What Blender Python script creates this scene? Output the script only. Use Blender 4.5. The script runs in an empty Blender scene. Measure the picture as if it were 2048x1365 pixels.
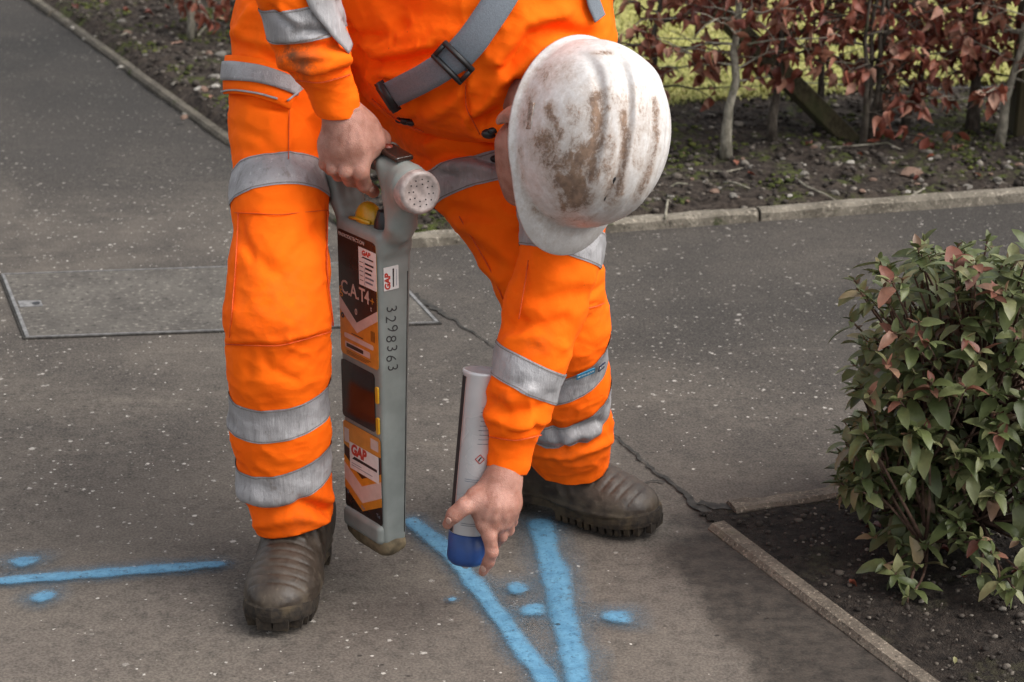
import bpy, bmesh, math, random
import numpy as np
from mathutils import Vector, Matrix

# ------------------------------------------------------------------ camera, world, sun, exposure
FPX, CX, CY = 4200.0, 1024.0, 682.5        # focal length and centre in photograph pixels
PITCH, CAMH = math.radians(20.8), 1.51
sc = bpy.context.scene
col = sc.collection
cd = bpy.data.cameras.new('camera')
cam = bpy.data.objects.new('camera', cd); col.objects.link(cam)
cam.location = (0, 0, CAMH); cam.rotation_euler = (math.pi/2 - PITCH, 0, 0)
cd.sensor_width = 36.0; cd.lens = FPX/2048*36.0; cd.clip_end = 500; cd.clip_start = .05
cd.dof.use_dof = True; cd.dof.focus_distance = 3.1; cd.dof.aperture_fstop = 9.0
sc.camera = cam

SUN_AZ, SUN_EL = math.radians(70), math.radians(50)      # azimuth measured from -Y (behind the camera) towards +X
sdir = Vector((math.sin(SUN_AZ)*math.cos(SUN_EL), -math.cos(SUN_AZ)*math.cos(SUN_EL), math.sin(SUN_EL)))
world = bpy.data.worlds.new('World'); sc.world = world; world.use_nodes = True
wn = world.node_tree; wn.nodes.clear()
sky = wn.nodes.new('ShaderNodeTexSky'); sky.sky_type = 'NISHITA'; sky.sun_disc = False
sky.sun_elevation = SUN_EL; sky.sun_rotation = math.atan2(sdir.x, sdir.y)
sky.air_density = 1.0; sky.dust_density = 4.0; sky.ozone_density = 1.0
hsv = wn.nodes.new('ShaderNodeHueSaturation'); hsv.inputs['Saturation'].default_value = .22
bg = wn.nodes.new('ShaderNodeBackground'); bg.inputs['Strength'].default_value = .15
wo = wn.nodes.new('ShaderNodeOutputWorld')
wn.links.new(sky.outputs[0], hsv.inputs['Color']); wn.links.new(hsv.outputs[0], bg.inputs[0]); wn.links.new(bg.outputs[0], wo.inputs[0])
sl = bpy.data.lights.new('sun', 'SUN'); sl.energy = 1.25; sl.angle = math.radians(45); sl.color = (1, .95, .88)
so = bpy.data.objects.new('sun', sl); col.objects.link(so)
so.rotation_euler = sdir.to_track_quat('Z', 'Y').to_euler(); so.location = (3, -3, 6)
vs = sc.view_settings
vs.view_transform = 'Standard'; vs.look = 'None'; vs.gamma = 1; vs.use_curve_mapping = False; vs.exposure = 0.8
sc.cycles.max_bounces = 6; sc.cycles.diffuse_bounces = 4; sc.cycles.glossy_bounces = 3; sc.cycles.transparent_max_bounces = 6
sc.cycles.use_adaptive_sampling = True

random.seed(7); RNG = np.random.default_rng(7)

# ------------------------------------------------------------------ measuring helpers
CP, SP = math.cos(PITCH), math.sin(PITCH)
def ray(px, py):
    u = -(py-CY)/FPX
    return np.array([(px-CX)/FPX, CP + SP*u, -SP + CP*u])
def at(px, py, Y):
    d = ray(px, py); return np.array([0, 0, CAMH]) + d*(Y/d[1])
def ground(px, py, z=0.):
    d = ray(px, py); return np.array([0, 0, CAMH]) + d*((z-CAMH)/d[2])
def mpp(px, py, Y):                      # metres per photograph pixel at that point
    return (Y/ray(px, py)[1])/FPX
def project(P):
    P = np.asarray(P, float) - np.array([0, 0, CAMH])
    f = P[:, 1]*CP - P[:, 2]*SP; u = P[:, 1]*SP + P[:, 2]*CP
    return np.stack([CX + FPX*P[:, 0]/f, CY - FPX*u/f], 1)

# ------------------------------------------------------------------ noise
def _hash(i, j, k, seed):
    n = (i*374761393 + j*668265263 + k*2147483647 + seed*974634777) & 0x7fffffff
    n = (n ^ (n >> 13))*1274126177 & 0x7fffffff
    n = n ^ (n >> 16)
    return (n & 0xffff)/65535.0
def noise(P, seed=0):
    P = np.asarray(P, float); I = np.floor(P).astype(np.int64); f = P-I; f = f*f*(3-2*f)
    r = 0
    for dx in (0, 1):
        for dy in (0, 1):
            for dz in (0, 1):
                w = (f[:, 0] if dx else 1-f[:, 0])*(f[:, 1] if dy else 1-f[:, 1])*(f[:, 2] if dz else 1-f[:, 2])
                r = r + w*_hash(I[:, 0]+dx, I[:, 1]+dy, I[:, 2]+dz, seed)
    return r*2-1
def fbm(P, seed=0, o=3):
    r = 0; a = 1.
    for k in range(o):
        r = r + a*noise(P*2**k, seed+k*11); a *= .5
    return r

# ------------------------------------------------------------------ object helpers
def put(ob, label=None, cat=None, group=None, kind=None, parent=None):
    if ob.name not in col.objects: col.objects.link(ob)
    if parent is not None: ob.parent = parent
    if label: ob['label'] = label
    if cat: ob['category'] = cat
    if group: ob['group'] = group
    if kind: ob['kind'] = kind
    return ob
def empty(name, loc=(0, 0, 0), rz=0, **k):
    o = bpy.data.objects.new(name, None); o.location = loc; o.rotation_euler = (0, 0, rz); o.empty_display_size = .05
    return put(o, **k)
def mesh_data(name, V, F, m=None, smooth=True):
    me = bpy.data.meshes.new(name)
    if isinstance(F, np.ndarray) and len(F):
        V = np.ascontiguousarray(V, np.float32); F = np.ascontiguousarray(F, np.int32); n = F.shape[1]
        me.vertices.add(len(V)); me.vertices.foreach_set('co', V.ravel())
        me.loops.add(F.size); me.loops.foreach_set('vertex_index', F.ravel())
        me.polygons.add(len(F)); me.polygons.foreach_set('loop_start', np.arange(0, F.size, n, dtype=np.int32))
        me.update(calc_edges=True)
    else:
        me.from_pydata([tuple(v) for v in V], [], [tuple(f) for f in F]); me.update()
    if smooth and len(me.polygons): me.polygons.foreach_set('use_smooth', np.ones(len(me.polygons), bool))
    if m: me.materials.append(m)
    return me
def mobj(name, V, F, m=None, smooth=True, parent=None, **k):
    return put(bpy.data.objects.new(name, mesh_data(name, V, F, m, smooth)), parent=parent, **k)
def bm_obj(name, bm, m, parent=None, smooth=True, **k):
    me = bpy.data.meshes.new(name); bm.to_mesh(me); bm.free()
    if smooth: me.polygons.foreach_set('use_smooth', np.ones(len(me.polygons), bool))
    me.materials.append(m)
    return put(bpy.data.objects.new(name, me), parent=parent, **k)
def set_under(o, parent):                 # child that keeps its world place
    o.parent = parent; o.matrix_parent_inverse = Matrix.LocRotScale(parent.location, parent.rotation_euler, None).inverted()
    return o

# ------------------------------------------------------------------ implicit surfaces
def cone(a, b, ra, rb, k=.02): return ('c', np.array(a, float), np.array(b, float), ra, rb, k)
def chain(pts, k=.02):                     # pts (px, py, Y, radius in photograph pixels)
    r = []
    P = [(at(p[0], p[1], p[2]), p[3]*mpp(p[0], p[1], p[2])) for p in pts]
    for (a, ra), (b, rb) in zip(P, P[1:]): r.append(cone(a, b, ra, rb, k))
    return r
def ell(c, ax, rad, k=.02): return ('e', np.array(c, float), np.array(ax, float), np.array(rad, float), None, k)
def box(c, ax, half, rr, k=.01): return ('b', np.array(c, float), np.array(ax, float), np.array(half, float), rr, k)
def minus(p): return ('-',)+p
def sdf(P, prims, mg=.09):
    P = np.asarray(P, float); d = np.full(len(P), .25)
    for pr in prims:
        sub = pr[0] == '-'
        if sub: pr = pr[1:]
        t, a, b, ra, rb, k = pr
        if t == 'c':
            m = max(ra, rb)+mg+k; lo = np.minimum(a, b)-m; hi = np.maximum(a, b)+m
        else:
            m = float(np.linalg.norm(ra))+mg+k; lo, hi = a-m, a+m
        ix = np.nonzero(((P > lo) & (P < hi)).all(1))[0]
        if not len(ix): continue
        q = P[ix]-a
        if t == 'c':
            ba = b-a; h = np.clip(q@ba/max(ba@ba, 1e-9), 0, 1)
            s = np.linalg.norm(q-h[:, None]*ba, axis=1)-(ra+(rb-ra)*h)
        elif t == 'e':
            l = q@b.T; k0 = np.linalg.norm(l/ra, axis=1); k1 = np.linalg.norm(l/(ra*ra), axis=1)
            s = k0*(k0-1)/np.maximum(k1, 1e-6)
        else:
            l = np.abs(q@b.T)-(ra-rb)
            s = np.linalg.norm(np.maximum(l, 0), axis=1)+np.minimum(l.max(1), 0)-rb
        dd = d[ix]
        if sub:
            s = -s; h = np.clip(.5-.5*(dd-s)/k, 0, 1); d[ix] = dd+(s-dd)*h+k*h*(1-h)
        else:
            h = np.clip(.5+.5*(dd-s)/k, 0, 1); d[ix] = dd+(s-dd)*h-k*h*(1-h)
    return d
def sdf_mesh(prims, h, lo, hi, L=4):
    f = lambda P, mg: sdf(P, prims, mg)
    lo = np.array(lo, float); hi = np.array(hi, float)
    s = 2**L; n = np.ceil((hi-lo)/(h*s)).astype(int)
    g = np.stack(np.meshgrid(*[np.arange(v) for v in n], indexing='ij'), -1).reshape(-1, 3)*s
    while True:
        d = f(lo+(g+s/2)*h, s*h*2+.004)
        g = g[np.abs(d) < s*h*.87*1.5+.002]
        if s == 1: break
        s //= 2
        o = np.array([[x, y, z] for x in (0, 1) for y in (0, 1) for z in (0, 1)])*s
        g = (g[:, None, :]+o[None]).reshape(-1, 3)
    B = 1 << 20
    key = lambda c: (c[..., 0]+8)*B*B+(c[..., 1]+8)*B+(c[..., 2]+8)
    corners = np.array([[x, y, z] for x in (0, 1) for y in (0, 1) for z in (0, 1)])
    ck = key(g[:, None, :]+corners[None])
    uk, inv = np.unique(ck.ravel(), return_inverse=True)
    pts = np.stack([uk//(B*B)-8, (uk//B) % B-8, uk % B-8], 1)
    d = f(lo+pts*h, h*4+.002); D = d[inv].reshape(-1, 8)
    act = (D.min(1) < 0) & (D.max(1) >= 0)
    g = g[act]; D = D[act]
    acc = np.zeros((len(g), 3)); cnt = np.zeros(len(g))
    for i in range(8):
        for j in range(i+1, 8):
            if abs(corners[i]-corners[j]).sum() != 1: continue
            a, b = D[:, i], D[:, j]; m = (a < 0) != (b < 0)
            t = np.where(m, a/np.where(m, a-b, 1), 0)
            acc[m] += (corners[i]+(corners[j]-corners[i])*t[:, None])[m]; cnt[m] += 1
    V = lo+(g+acc/cnt[:, None])*h
    gk = key(g); order = np.argsort(gk); sk = gk[order]
    def look(c):
        q = key(c); p = np.clip(np.searchsorted(sk, q), 0, len(sk)-1)
        return np.where(sk[p] == q, order[p], -1)
    F = []
    e = np.eye(3, dtype=int)
    for ax in range(3):
        j = [0, 0, 0]; j[ax] = 1; i1 = j[0]*4+j[1]*2+j[2]
        m = (D[:, 0] < 0) != (D[:, i1] < 0)
        c = g[m]; sg = D[m, 0] < 0
        u, v = e[(ax+1) % 3], e[(ax+2) % 3]
        q = np.stack([look(c), look(c-u), look(c-u-v), look(c-v)], 1)
        ok = (q >= 0).all(1); q = q[ok]; sg = sg[ok]
        q[~sg] = q[~sg][:, ::-1]
        F.append(q)
    return V, np.concatenate(F)
def bounds(prims, m=.03):
    lo = np.full(3, 9e9); hi = -lo
    for p in prims:
        if p[0] == '-': continue
        r = max(p[3], p[4]) if p[0] == 'c' else float(np.max(p[3]))*1.75
        for q in ((p[1], p[2]) if p[0] == 'c' else (p[1],)):
            lo = np.minimum(lo, q-r-m); hi = np.maximum(hi, q+r+m)
    return lo, hi
def vnormals(V, F):
    T = np.concatenate([F[:, [0, 1, 2]], F[:, [0, 2, 3]]]) if F.shape[1] == 4 else F
    n = np.cross(V[T[:, 1]]-V[T[:, 0]], V[T[:, 2]]-V[T[:, 0]]); N = np.zeros_like(V)
    for i in range(3):
        for c in range(3): N[:, c] += np.bincount(T[:, i], n[:, c], len(V))
    return N/np.maximum(np.linalg.norm(N, axis=1), 1e-12)[:, None]
def relax(V, F, it=2, w=.5):
    E = np.concatenate([F[:, [i, (i+1) % F.shape[1]]] for i in range(F.shape[1])])
    E = np.concatenate([E, E[:, ::-1]])
    deg = np.bincount(E[:, 0], minlength=len(V)).astype(float)[:, None]
    for _ in range(it):
        A = np.stack([np.bincount(E[:, 0], V[E[:, 1], c], len(V)) for c in range(3)], 1)/np.maximum(deg, 1)
        V = V+(A-V)*w
    return V
def local_prims(prims, lo, hi):            # the pieces that can matter inside a box
    r = []
    for p in prims:
        q = p[1:] if p[0] == '-' else p
        m = (max(q[3], q[4]) if q[0] == 'c' else float(np.linalg.norm(q[3])))+.1
        a = np.minimum(q[1], q[2])-m if q[0] == 'c' else q[1]-m; b = np.maximum(q[1], q[2])+m if q[0] == 'c' else q[1]+m
        if (a < hi).all() and (b > lo).all(): r.append(p)
    return r
def trace_many(prims, pts):                # where the sight lines of photograph points meet a surface
    d = np.array([ray(*p) for p in pts]); d /= np.linalg.norm(d, axis=1)[:, None]; o = np.array([0, 0, CAMH])
    t = np.full(len(d), 2.2); bs = np.full(len(d), 9.); bt = t.copy(); live = np.ones(len(d), bool)
    for _ in range(160):
        s = sdf(o+d*t[:, None], prims); b = (s < bs) & live; bs[b] = s[b]; bt[b] = t[b]
        live &= (s > .0004) & (t < 4.5)
        if not live.any(): break
        t = np.where(live, t+np.maximum(.001, np.minimum(s, .08)*.8), t)
    return o+d*bt[:, None]
def sdf_ns(prims, P):
    e = .003; P = np.asarray(P)
    g = np.stack([sdf(P+v, prims)-sdf(P-v, prims) for v in np.eye(3)*e], 1)
    return g/np.maximum(np.linalg.norm(g, axis=1), 1e-9)[:, None]
def trace(prims, px, py): return trace_many(prims, [(px, py)])[0]
def sdf_n(prims, p): return sdf_ns(prims, p[None])[0]

# ------------------------------------------------------------------ mesh helpers
def tube(pts, rad, n=8, V=None, F=None):
    V = [] if V is None else V; F = [] if F is None else F
    pts = [Vector(p) for p in pts]; b0 = len(V); up = Vector((.13, .21, .97))
    for i, p in enumerate(pts):
        t = (pts[min(i+1, len(pts)-1)]-pts[max(i-1, 0)]).normalized()
        if abs(t.dot(up)) > .95: up = Vector((.9, .3, .1))
        a = t.cross(up).normalized(); b = t.cross(a)
        r = rad[i] if hasattr(rad, '__len__') else rad
        for k in range(n):
            w = 2*math.pi*k/n; V.append(tuple(p+(a*math.cos(w)+b*math.sin(w))*r))
    for i in range(len(pts)-1):
        for k in range(n):
            q = b0+i*n
            F.append((q+k, q+(k+1) % n, q+n+(k+1) % n, q+n+k))
    F.append(tuple(b0+k for k in range(n))[::-1]); F.append(tuple(b0+(len(pts)-1)*n+k for k in range(n)))
    return V, F
def poly_prism(pts, depth, to3):           # flat outline, to3(x, y, d) -> point
    n = len(pts); V = [to3(x, y, 0) for x, y in pts]+[to3(x, y, depth) for x, y in pts]
    F = [tuple(range(n))[::-1], tuple(range(n, 2*n))]+[(i, (i+1) % n, n+(i+1) % n, n+i) for i in range(n)]
    return V, F
def rrect(x0, y0, x1, y1, r, n=4):
    P = []
    for cx, cy, a in ((x1-r, y1-r, 0), (x0+r, y1-r, 90), (x0+r, y0+r, 180), (x1-r, y0+r, 270)):
        for k in range(n+1):
            w = math.radians(a+90*k/n); P.append((cx+r*math.cos(w), cy+r*math.sin(w)))
    return P
def text_mesh(s, size, extrude=.0002, bold=.0, shear=0.):
    cu = bpy.data.curves.new('lettering', 'FONT'); cu.body = s; cu.size = size; cu.extrude = extrude; cu.offset = bold
    cu.align_x = 'CENTER'; cu.align_y = 'CENTER'; cu.shear = shear; cu.resolution_u = 3
    o = bpy.data.objects.new('lettering', cu); col.objects.link(o)
    me = bpy.data.meshes.new_from_object(o.evaluated_get(bpy.context.evaluated_depsgraph_get()))
    bpy.data.objects.remove(o); bpy.data.curves.remove(cu)
    return me

# ------------------------------------------------------------------ materials
class NT:
    def __init__(s, name):
        s.m = bpy.data.materials.new(name); s.m.use_nodes = True; s.t = s.m.node_tree; s.t.nodes.clear()
        s.out = s.n('OutputMaterial'); s.b = s.n('BsdfPrincipled'); s.l(s.b.outputs[0], s.out.inputs[0])
    def n(s, t, **k):
        x = s.t.nodes.new('ShaderNode'+t)
        for a, v in k.items(): setattr(x, a, v)
        return x
    def l(s, a, b): s.t.links.new(a, b)
    def inp(s, sock, v):
        if isinstance(v, bpy.types.NodeSocket): s.l(v, sock)
        else: sock.default_value = v
    def co(s, kind='Object'): return s.n('TexCoord').outputs[kind]
    def map(s, v, scale=(1, 1, 1), loc=(0, 0, 0), rot=(0, 0, 0)):
        x = s.n('Mapping'); s.l(v, x.inputs[0]); x.inputs['Scale'].default_value = scale; x.inputs['Location'].default_value = loc; x.inputs['Rotation'].default_value = rot
        return x.outputs[0]
    def noise(s, v, scale, detail=3, rough=.5, dist=0):
        x = s.n('TexNoise'); s.l(v, x.inputs['Vector']); x.inputs['Scale'].default_value = scale; x.inputs['Detail'].default_value = detail
        x.inputs['Roughness'].default_value = rough; x.inputs['Distortion'].default_value = dist
        return x.outputs[0]
    def vor(s, v, scale, feature='F1', out='Distance', rnd=1):
        x = s.n('TexVoronoi', feature=feature); s.l(v, x.inputs['Vector']); x.inputs['Scale'].default_value = scale; x.inputs['Randomness'].default_value = rnd
        return x.outputs[out]
    def ramp(s, v, pts):
        x = s.n('ValToRGB'); e = x.color_ramp.elements
        while len(e) < len(pts): e.new(.5)
        for i, (p, c) in enumerate(pts):
            e[i].position = p; e[i].color = (c, c, c, 1) if not hasattr(c, '__len__') else (*c, 1)
        s.inp(x.inputs[0], v); return x.outputs[0]
    def math(s, op, a, b=0., c=None, clamp=False):
        x = s.n('Math', operation=op, use_clamp=clamp); s.inp(x.inputs[0], a); s.inp(x.inputs[1], b)
        if c is not None: s.inp(x.inputs[2], c)
        return x.outputs[0]
    def rng(s, v, a, b, c=0., d=1.):
        x = s.n('MapRange', interpolation_type='SMOOTHSTEP'); s.inp(x.inputs[0], v)
        for i, q in enumerate((a, b, c, d)): s.inp(x.inputs[i+1], q)
        return x.outputs[0]
    def mix(s, f, a, b, mode='MIX'):
        x = s.n('Mix', data_type='RGBA', blend_type=mode); s.inp(x.inputs[0], f)
        for i, v in ((6, a), (7, b)):
            s.inp(x.inputs[i], v if isinstance(v, bpy.types.NodeSocket) else (*v, 1))
        return x.outputs[2]
    def bump(s, h, strength=.3, dist=.002, nrm=None):
        x = s.n('Bump'); s.l(h, x.inputs['Height']); x.inputs['Strength'].default_value = strength; x.inputs['Distance'].default_value = dist
        if nrm is not None: s.l(nrm, x.inputs['Normal'])
        return x.outputs[0]
    def attr(s, name, out='Fac'): return s.n('Attribute', attribute_name=name).outputs[out]
    def set(s, **k):
        for a, v in k.items():
            q = s.b.inputs[{'color': 'Base Color', 'rough': 'Roughness', 'metal': 'Metallic', 'normal': 'Normal', 'alpha': 'Alpha', 'spec': 'Specular IOR Level',
                            'sheen': 'Sheen Weight', 'sss': 'Subsurface Weight', 'coat': 'Coat Weight', 'emit': 'Emission Strength'}[a]]
            if a == 'color' and not isinstance(v, bpy.types.NodeSocket): v = (*v, 1)
            s.inp(q, v)
        return s.m
def plain(name, c, rough=.5, metal=0., var=.15, scale=60, bump=.1, spec=.5):
    m = NT(name); v = m.co(); n = m.noise(v, scale, 4)
    cc = m.mix(m.rng(n, .3, .7), tuple(x*(1-var) for x in c), tuple(min(1, x*(1+var)) for x in c))
    return m.set(color=cc, rough=m.rng(m.noise(v, scale*.4, 3), .2, .8, rough*.8, min(1, rough*1.2)), metal=metal, spec=spec, normal=m.bump(n, bump, .001))
M = {}

def mat_path():
    m = NT('asphalt'); v = m.co()
    tone, stain, chip = m.attr('tone'), m.attr('stain'), m.attr('chip')
    n1 = m.noise(v, 3.1, 4, .6); n2 = m.noise(v, 34, 4, .68); n3 = m.noise(v, 240, 2, .6)
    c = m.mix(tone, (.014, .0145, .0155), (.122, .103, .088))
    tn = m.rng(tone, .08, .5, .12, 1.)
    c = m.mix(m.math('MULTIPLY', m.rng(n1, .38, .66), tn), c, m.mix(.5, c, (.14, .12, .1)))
    st = m.map(v, (1.2, 9, 1)); c = m.mix(m.math('MULTIPLY', m.math('MULTIPLY', m.rng(m.noise(st, 1.6, 4, .6), .55, .75), .45), tn), c, (.16, .138, .114))
    c = m.mix(m.rng(n2, .28, .6), m.mix(.45, c, (.02, .019, .018)), c)
    n5 = m.noise(m.map(v, (.8, 1.6, 1)), 80, 3, .72); gr = m.rng(chip, .1, .8, .25, 1.); c = m.mix(m.math('MULTIPLY', m.math('MULTIPLY', m.rng(n5, .58, .72), .5), gr), c, m.mix(.35, c, (.35, .31, .26))); c = m.mix(m.math('MULTIPLY', m.math('MULTIPLY', m.rng(n5, .42, .3), .85), gr), c, (.02, .018, .017))
    bl = m.noise(v, 1.3, 4, .62, .6); c = m.mix(m.math('MULTIPLY', m.math('MULTIPLY', m.rng(bl, .5, .68), .5), tn), c, (.155, .132, .11)); c = m.mix(m.math('MULTIPLY', m.rng(bl, .45, .3), .45), c, (.04, .037, .035))
    c = m.mix(m.rng(n3, .35, .65), m.mix(.22, c, (.02, .02, .02)), m.mix(.1, c, (.38, .34, .29)))
    # dark pits
    pit = m.rng(m.vor(m.map(v, (1, 1.5, 1), rot=(0, 0, .3)), 23), .12, .05)
    pit = m.math('MULTIPLY', pit, m.rng(m.noise(v, 7, 2), .52, .62))
    c = m.mix(m.math('MULTIPLY', pit, .75), c, (.018, .017, .016))
    # pale chippings rolled into the surface
    chips = None; wob = m.math('MULTIPLY', m.math('SUBTRACT', m.noise(v, 420, 2), .5), .34)
    for sc_, rad, seed in ((30, .115, .0), (52, .15, 3.3), (84, .16, 6.1)):
        w = m.n('TexVoronoi'); m.l(m.map(v, (1, 1, 1), loc=(seed, seed*1.7, 0)), w.inputs['Vector']); w.inputs['Scale'].default_value = sc_
        sp = m.n('SeparateColor'); m.l(w.outputs['Color'], sp.inputs[0])
        d = m.math('ADD', w.outputs['Distance'], wob)
        rr = m.math('MULTIPLY', m.math('ADD', .25, m.math('POWER', sp.outputs[1], 2.2)), rad)
        on = m.math('LESS_THAN', sp.outputs[0], m.math('MULTIPLY', chip, .72))
        k = m.math('MULTIPLY', m.rng(d, m.math('ADD', rr, .07), m.math('ADD', rr, .0)), on)
        chips = k if chips is None else m.math('MAXIMUM', chips, k)
        pale = sp.outputs[2]
    pc = m.mix(m.math('POWER', pale, 1.6), (.13, .115, .1), (.5, .465, .42))
    c = m.mix(m.math('MULTIPLY', chips, m.rng(tone, .05, .4, .45, .9)), c, pc)
    # damp dark ground by the bed
    edge = m.math('ADD', stain, m.math('MULTIPLY', m.math('SUBTRACT', m.noise(v, 8, 5, .72), .5), 1.5))
    wet = m.rng(edge, .12, .85)
    c = m.mix(m.math('MULTIPLY', wet, .78), c, m.mix(m.rng(n2, .3, .7), (.014, .012, .0105), (.042, .034, .028)))
    hh = m.math('ADD', m.math('MULTIPLY', n3, .6), m.math('MULTIPLY', n2, 1.2)); hh = m.math('ADD', hh, m.math('MULTIPLY', chips, .9)); hh = m.math('SUBTRACT', hh, m.math('MULTIPLY', pit, 1.2))
    return m.set(color=c, rough=m.rng(wet, 0, 1, .92, .75), normal=m.bump(hh, .55, .003), spec=.14)
def mat_concrete(name, a, b, scale=1., moss=0.):
    m = NT(name); v = m.co()
    n1 = m.noise(v, 6*scale, 5, .65); n2 = m.noise(v, 60*scale, 4, .6); n3 = m.noise(v, 260, 3)
    c = m.mix(m.rng(n1, .3, .7), a, b)
    c = m.mix(m.math('MULTIPLY', m.rng(n2, .55, .72), .8), c, tuple(min(.75, x*2.3) for x in b))
    c = m.mix(m.math('MULTIPLY', m.rng(n2, .42, .3), .8), c, tuple(x*.3 for x in a))
    if moss: c = m.mix(m.math('MULTIPLY', m.rng(m.noise(v, 9, 4, .6), .6, .7), moss), c, (.035, .045, .012))
    return m.set(color=c, rough=.9, normal=m.bump(m.math('ADD', n2, m.math('MULTIPLY', n3, .5)), .7, .004), spec=.25)
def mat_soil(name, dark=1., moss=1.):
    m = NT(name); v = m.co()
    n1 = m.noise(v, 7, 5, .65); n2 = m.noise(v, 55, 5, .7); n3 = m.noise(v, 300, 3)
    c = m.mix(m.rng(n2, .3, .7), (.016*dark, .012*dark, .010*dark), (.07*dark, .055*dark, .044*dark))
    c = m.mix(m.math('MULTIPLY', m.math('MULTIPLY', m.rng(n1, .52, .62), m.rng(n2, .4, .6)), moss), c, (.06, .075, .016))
    c = m.mix(m.math('MULTIPLY', m.rng(m.vor(v, 60), .22, .12), m.math('MULTIPLY', m.rng(m.noise(v, 20, 2), .5, .6), .7)), c, (.11, .095, .08))
    return m.set(color=c, rough=.95, normal=m.bump(m.math('ADD', n2, n3), .9, .008), spec=.2)
def mat_paint():
    m = NT('spray_paint'); uv = m.n('UVMap').outputs[0]; v = m.co()
    sp = m.n('SeparateXYZ'); m.l(uv, sp.inputs[0]); d = sp.outputs[1]       # V runs 0 at the middle, 1 at the edge of the solid paint
    n = m.noise(v, 42, 5, .65); n2 = m.noise(v, 190, 3, .6)
    e = m.math('ADD', d, m.math('MULTIPLY', m.math('SUBTRACT', n, .5), .55))
    core = m.math('MULTIPLY', m.rng(e, 1.5, .4), m.rng(n2, .2, .5, .45, .93)); core = m.math('MULTIPLY', core, m.rng(m.noise(v, 75, 4, .75), .3, .5, .6, 1.))
    hole = m.rng(m.vor(v, 26), .07, .13); core = m.math('MULTIPLY', core, m.math('MAXIMUM', hole, m.rng(m.noise(v, 9, 2), .6, .5)))
    mist = m.math('MULTIPLY', m.rng(e, 3.0, .7), m.math('ADD', m.rng(n2, .3, .7, .05, .3), m.rng(m.noise(v, 520, 2, .6), .52, .62, 0, .3)))
    al = m.math('MAXIMUM', core, mist, clamp=True)
    c = m.mix(m.rng(n, .3, .7), (.075, .2, .32), (.12, .29, .43))
    c = m.mix(m.rng(core, .0, .6), (.06, .15, .23), c)
    return m.set(color=c, rough=.75, alpha=al, normal=m.bump(m.math('ADD', n, n2), .5, .003), spec=.3)
def mat_orange():
    m = NT('orange_fabric'); v = m.co(); dirt = m.attr('dirt')
    n1 = m.noise(v, 14, 4, .6); n2 = m.noise(v, 75, 4, .65); w = m.noise(m.map(v, (1, 1, 1)), 900, 2)
    c = m.mix(m.rng(n1, .3, .7), (.95, .125, .003), (1., .148, .004))
    grime = m.math('MULTIPLY', dirt, m.rng(m.noise(v, 38, 5, .7), .35, .62))
    c = m.mix(m.math('MULTIPLY', grime, .8), c, (.11, .05, .025))
    spk = m.math('MULTIPLY', m.rng(m.vor(v, 22), .035, .02), m.rng(m.noise(v, 5, 2), .55, .6)); c = m.mix(m.math('MULTIPLY', spk, .7), c, (.12, .03, .01))
    dv = m.n('VectorMath', operation='ADD'); m.l(v, dv.inputs[0]); sc_ = m.n('VectorMath', operation='SCALE'); nz = m.n('TexNoise'); m.l(v, nz.inputs['Vector']); nz.inputs['Scale'].default_value = 11; m.l(nz.outputs['Color'], sc_.inputs[0]); sc_.inputs['Scale'].default_value = .06; m.l(sc_.outputs[0], dv.inputs[1])
    cr = m.vor(m.map(dv.outputs[0], (1, 1, .7)), 17); cr2 = m.vor(m.map(dv.outputs[0], (1, 1, 1.4)), 41)
    hgt = m.math('ADD', m.math('MULTIPLY', w, .25), n2); crease = m.bump(m.math('ADD', cr, m.math('MULTIPLY', cr2, .5)), .2, .012)
    return m.set(color=c, rough=.85, normal=m.bump(hgt, .2, .003, crease), spec=.12)
def mat_reflective():
    m = NT('reflective_tape'); v = m.co(); n = m.noise(v, 60, 4, .6); n2 = m.noise(v, 16, 3); st = m.noise(m.map(v, (70, 70, 9)), 1.3, 4, .7)
    c = m.mix(m.rng(n2, .3, .7), (.27, .26, .265), (.4, .39, .4)); c = m.mix(m.math('MULTIPLY', m.rng(st, .52, .72), .55), c, (.15, .14, .135)); c = m.mix(m.math('MULTIPLY', m.rng(n, .6, .75), .5), c, (.17, .14, .12))
    c = m.mix(m.math('MULTIPLY', m.rng(st, .42, .3), .5), c, (.56, .55, .56))
    w = m.vor(v, 900)
    return m.set(color=c, rough=.5, metal=.15, normal=m.bump(m.math('ADD', m.math('MULTIPLY', st, 2.2), m.math('ADD', n, m.math('MULTIPLY', w, .25))), .5, .0028))
def mat_skin():
    m = NT('skin'); v = m.co(); n1 = m.noise(v, 45, 4, .6); n2 = m.noise(v, 160, 4, .6)
    c = m.mix(m.rng(n1, .3, .7), (.285, .128, .09), (.415, .215, .165)); c = m.mix(m.math('MULTIPLY', m.rng(n2, .55, .75), .35), c, (.28, .1, .07))
    wr = m.vor(m.map(v, (1, 1, 1)), 420, 'DISTANCE_TO_EDGE')
    return m.set(color=c, rough=.52, sss=.12, normal=m.bump(m.math('ADD', m.math('MULTIPLY', wr, 1.2), n2), .5, .0014), spec=.4)
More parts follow.
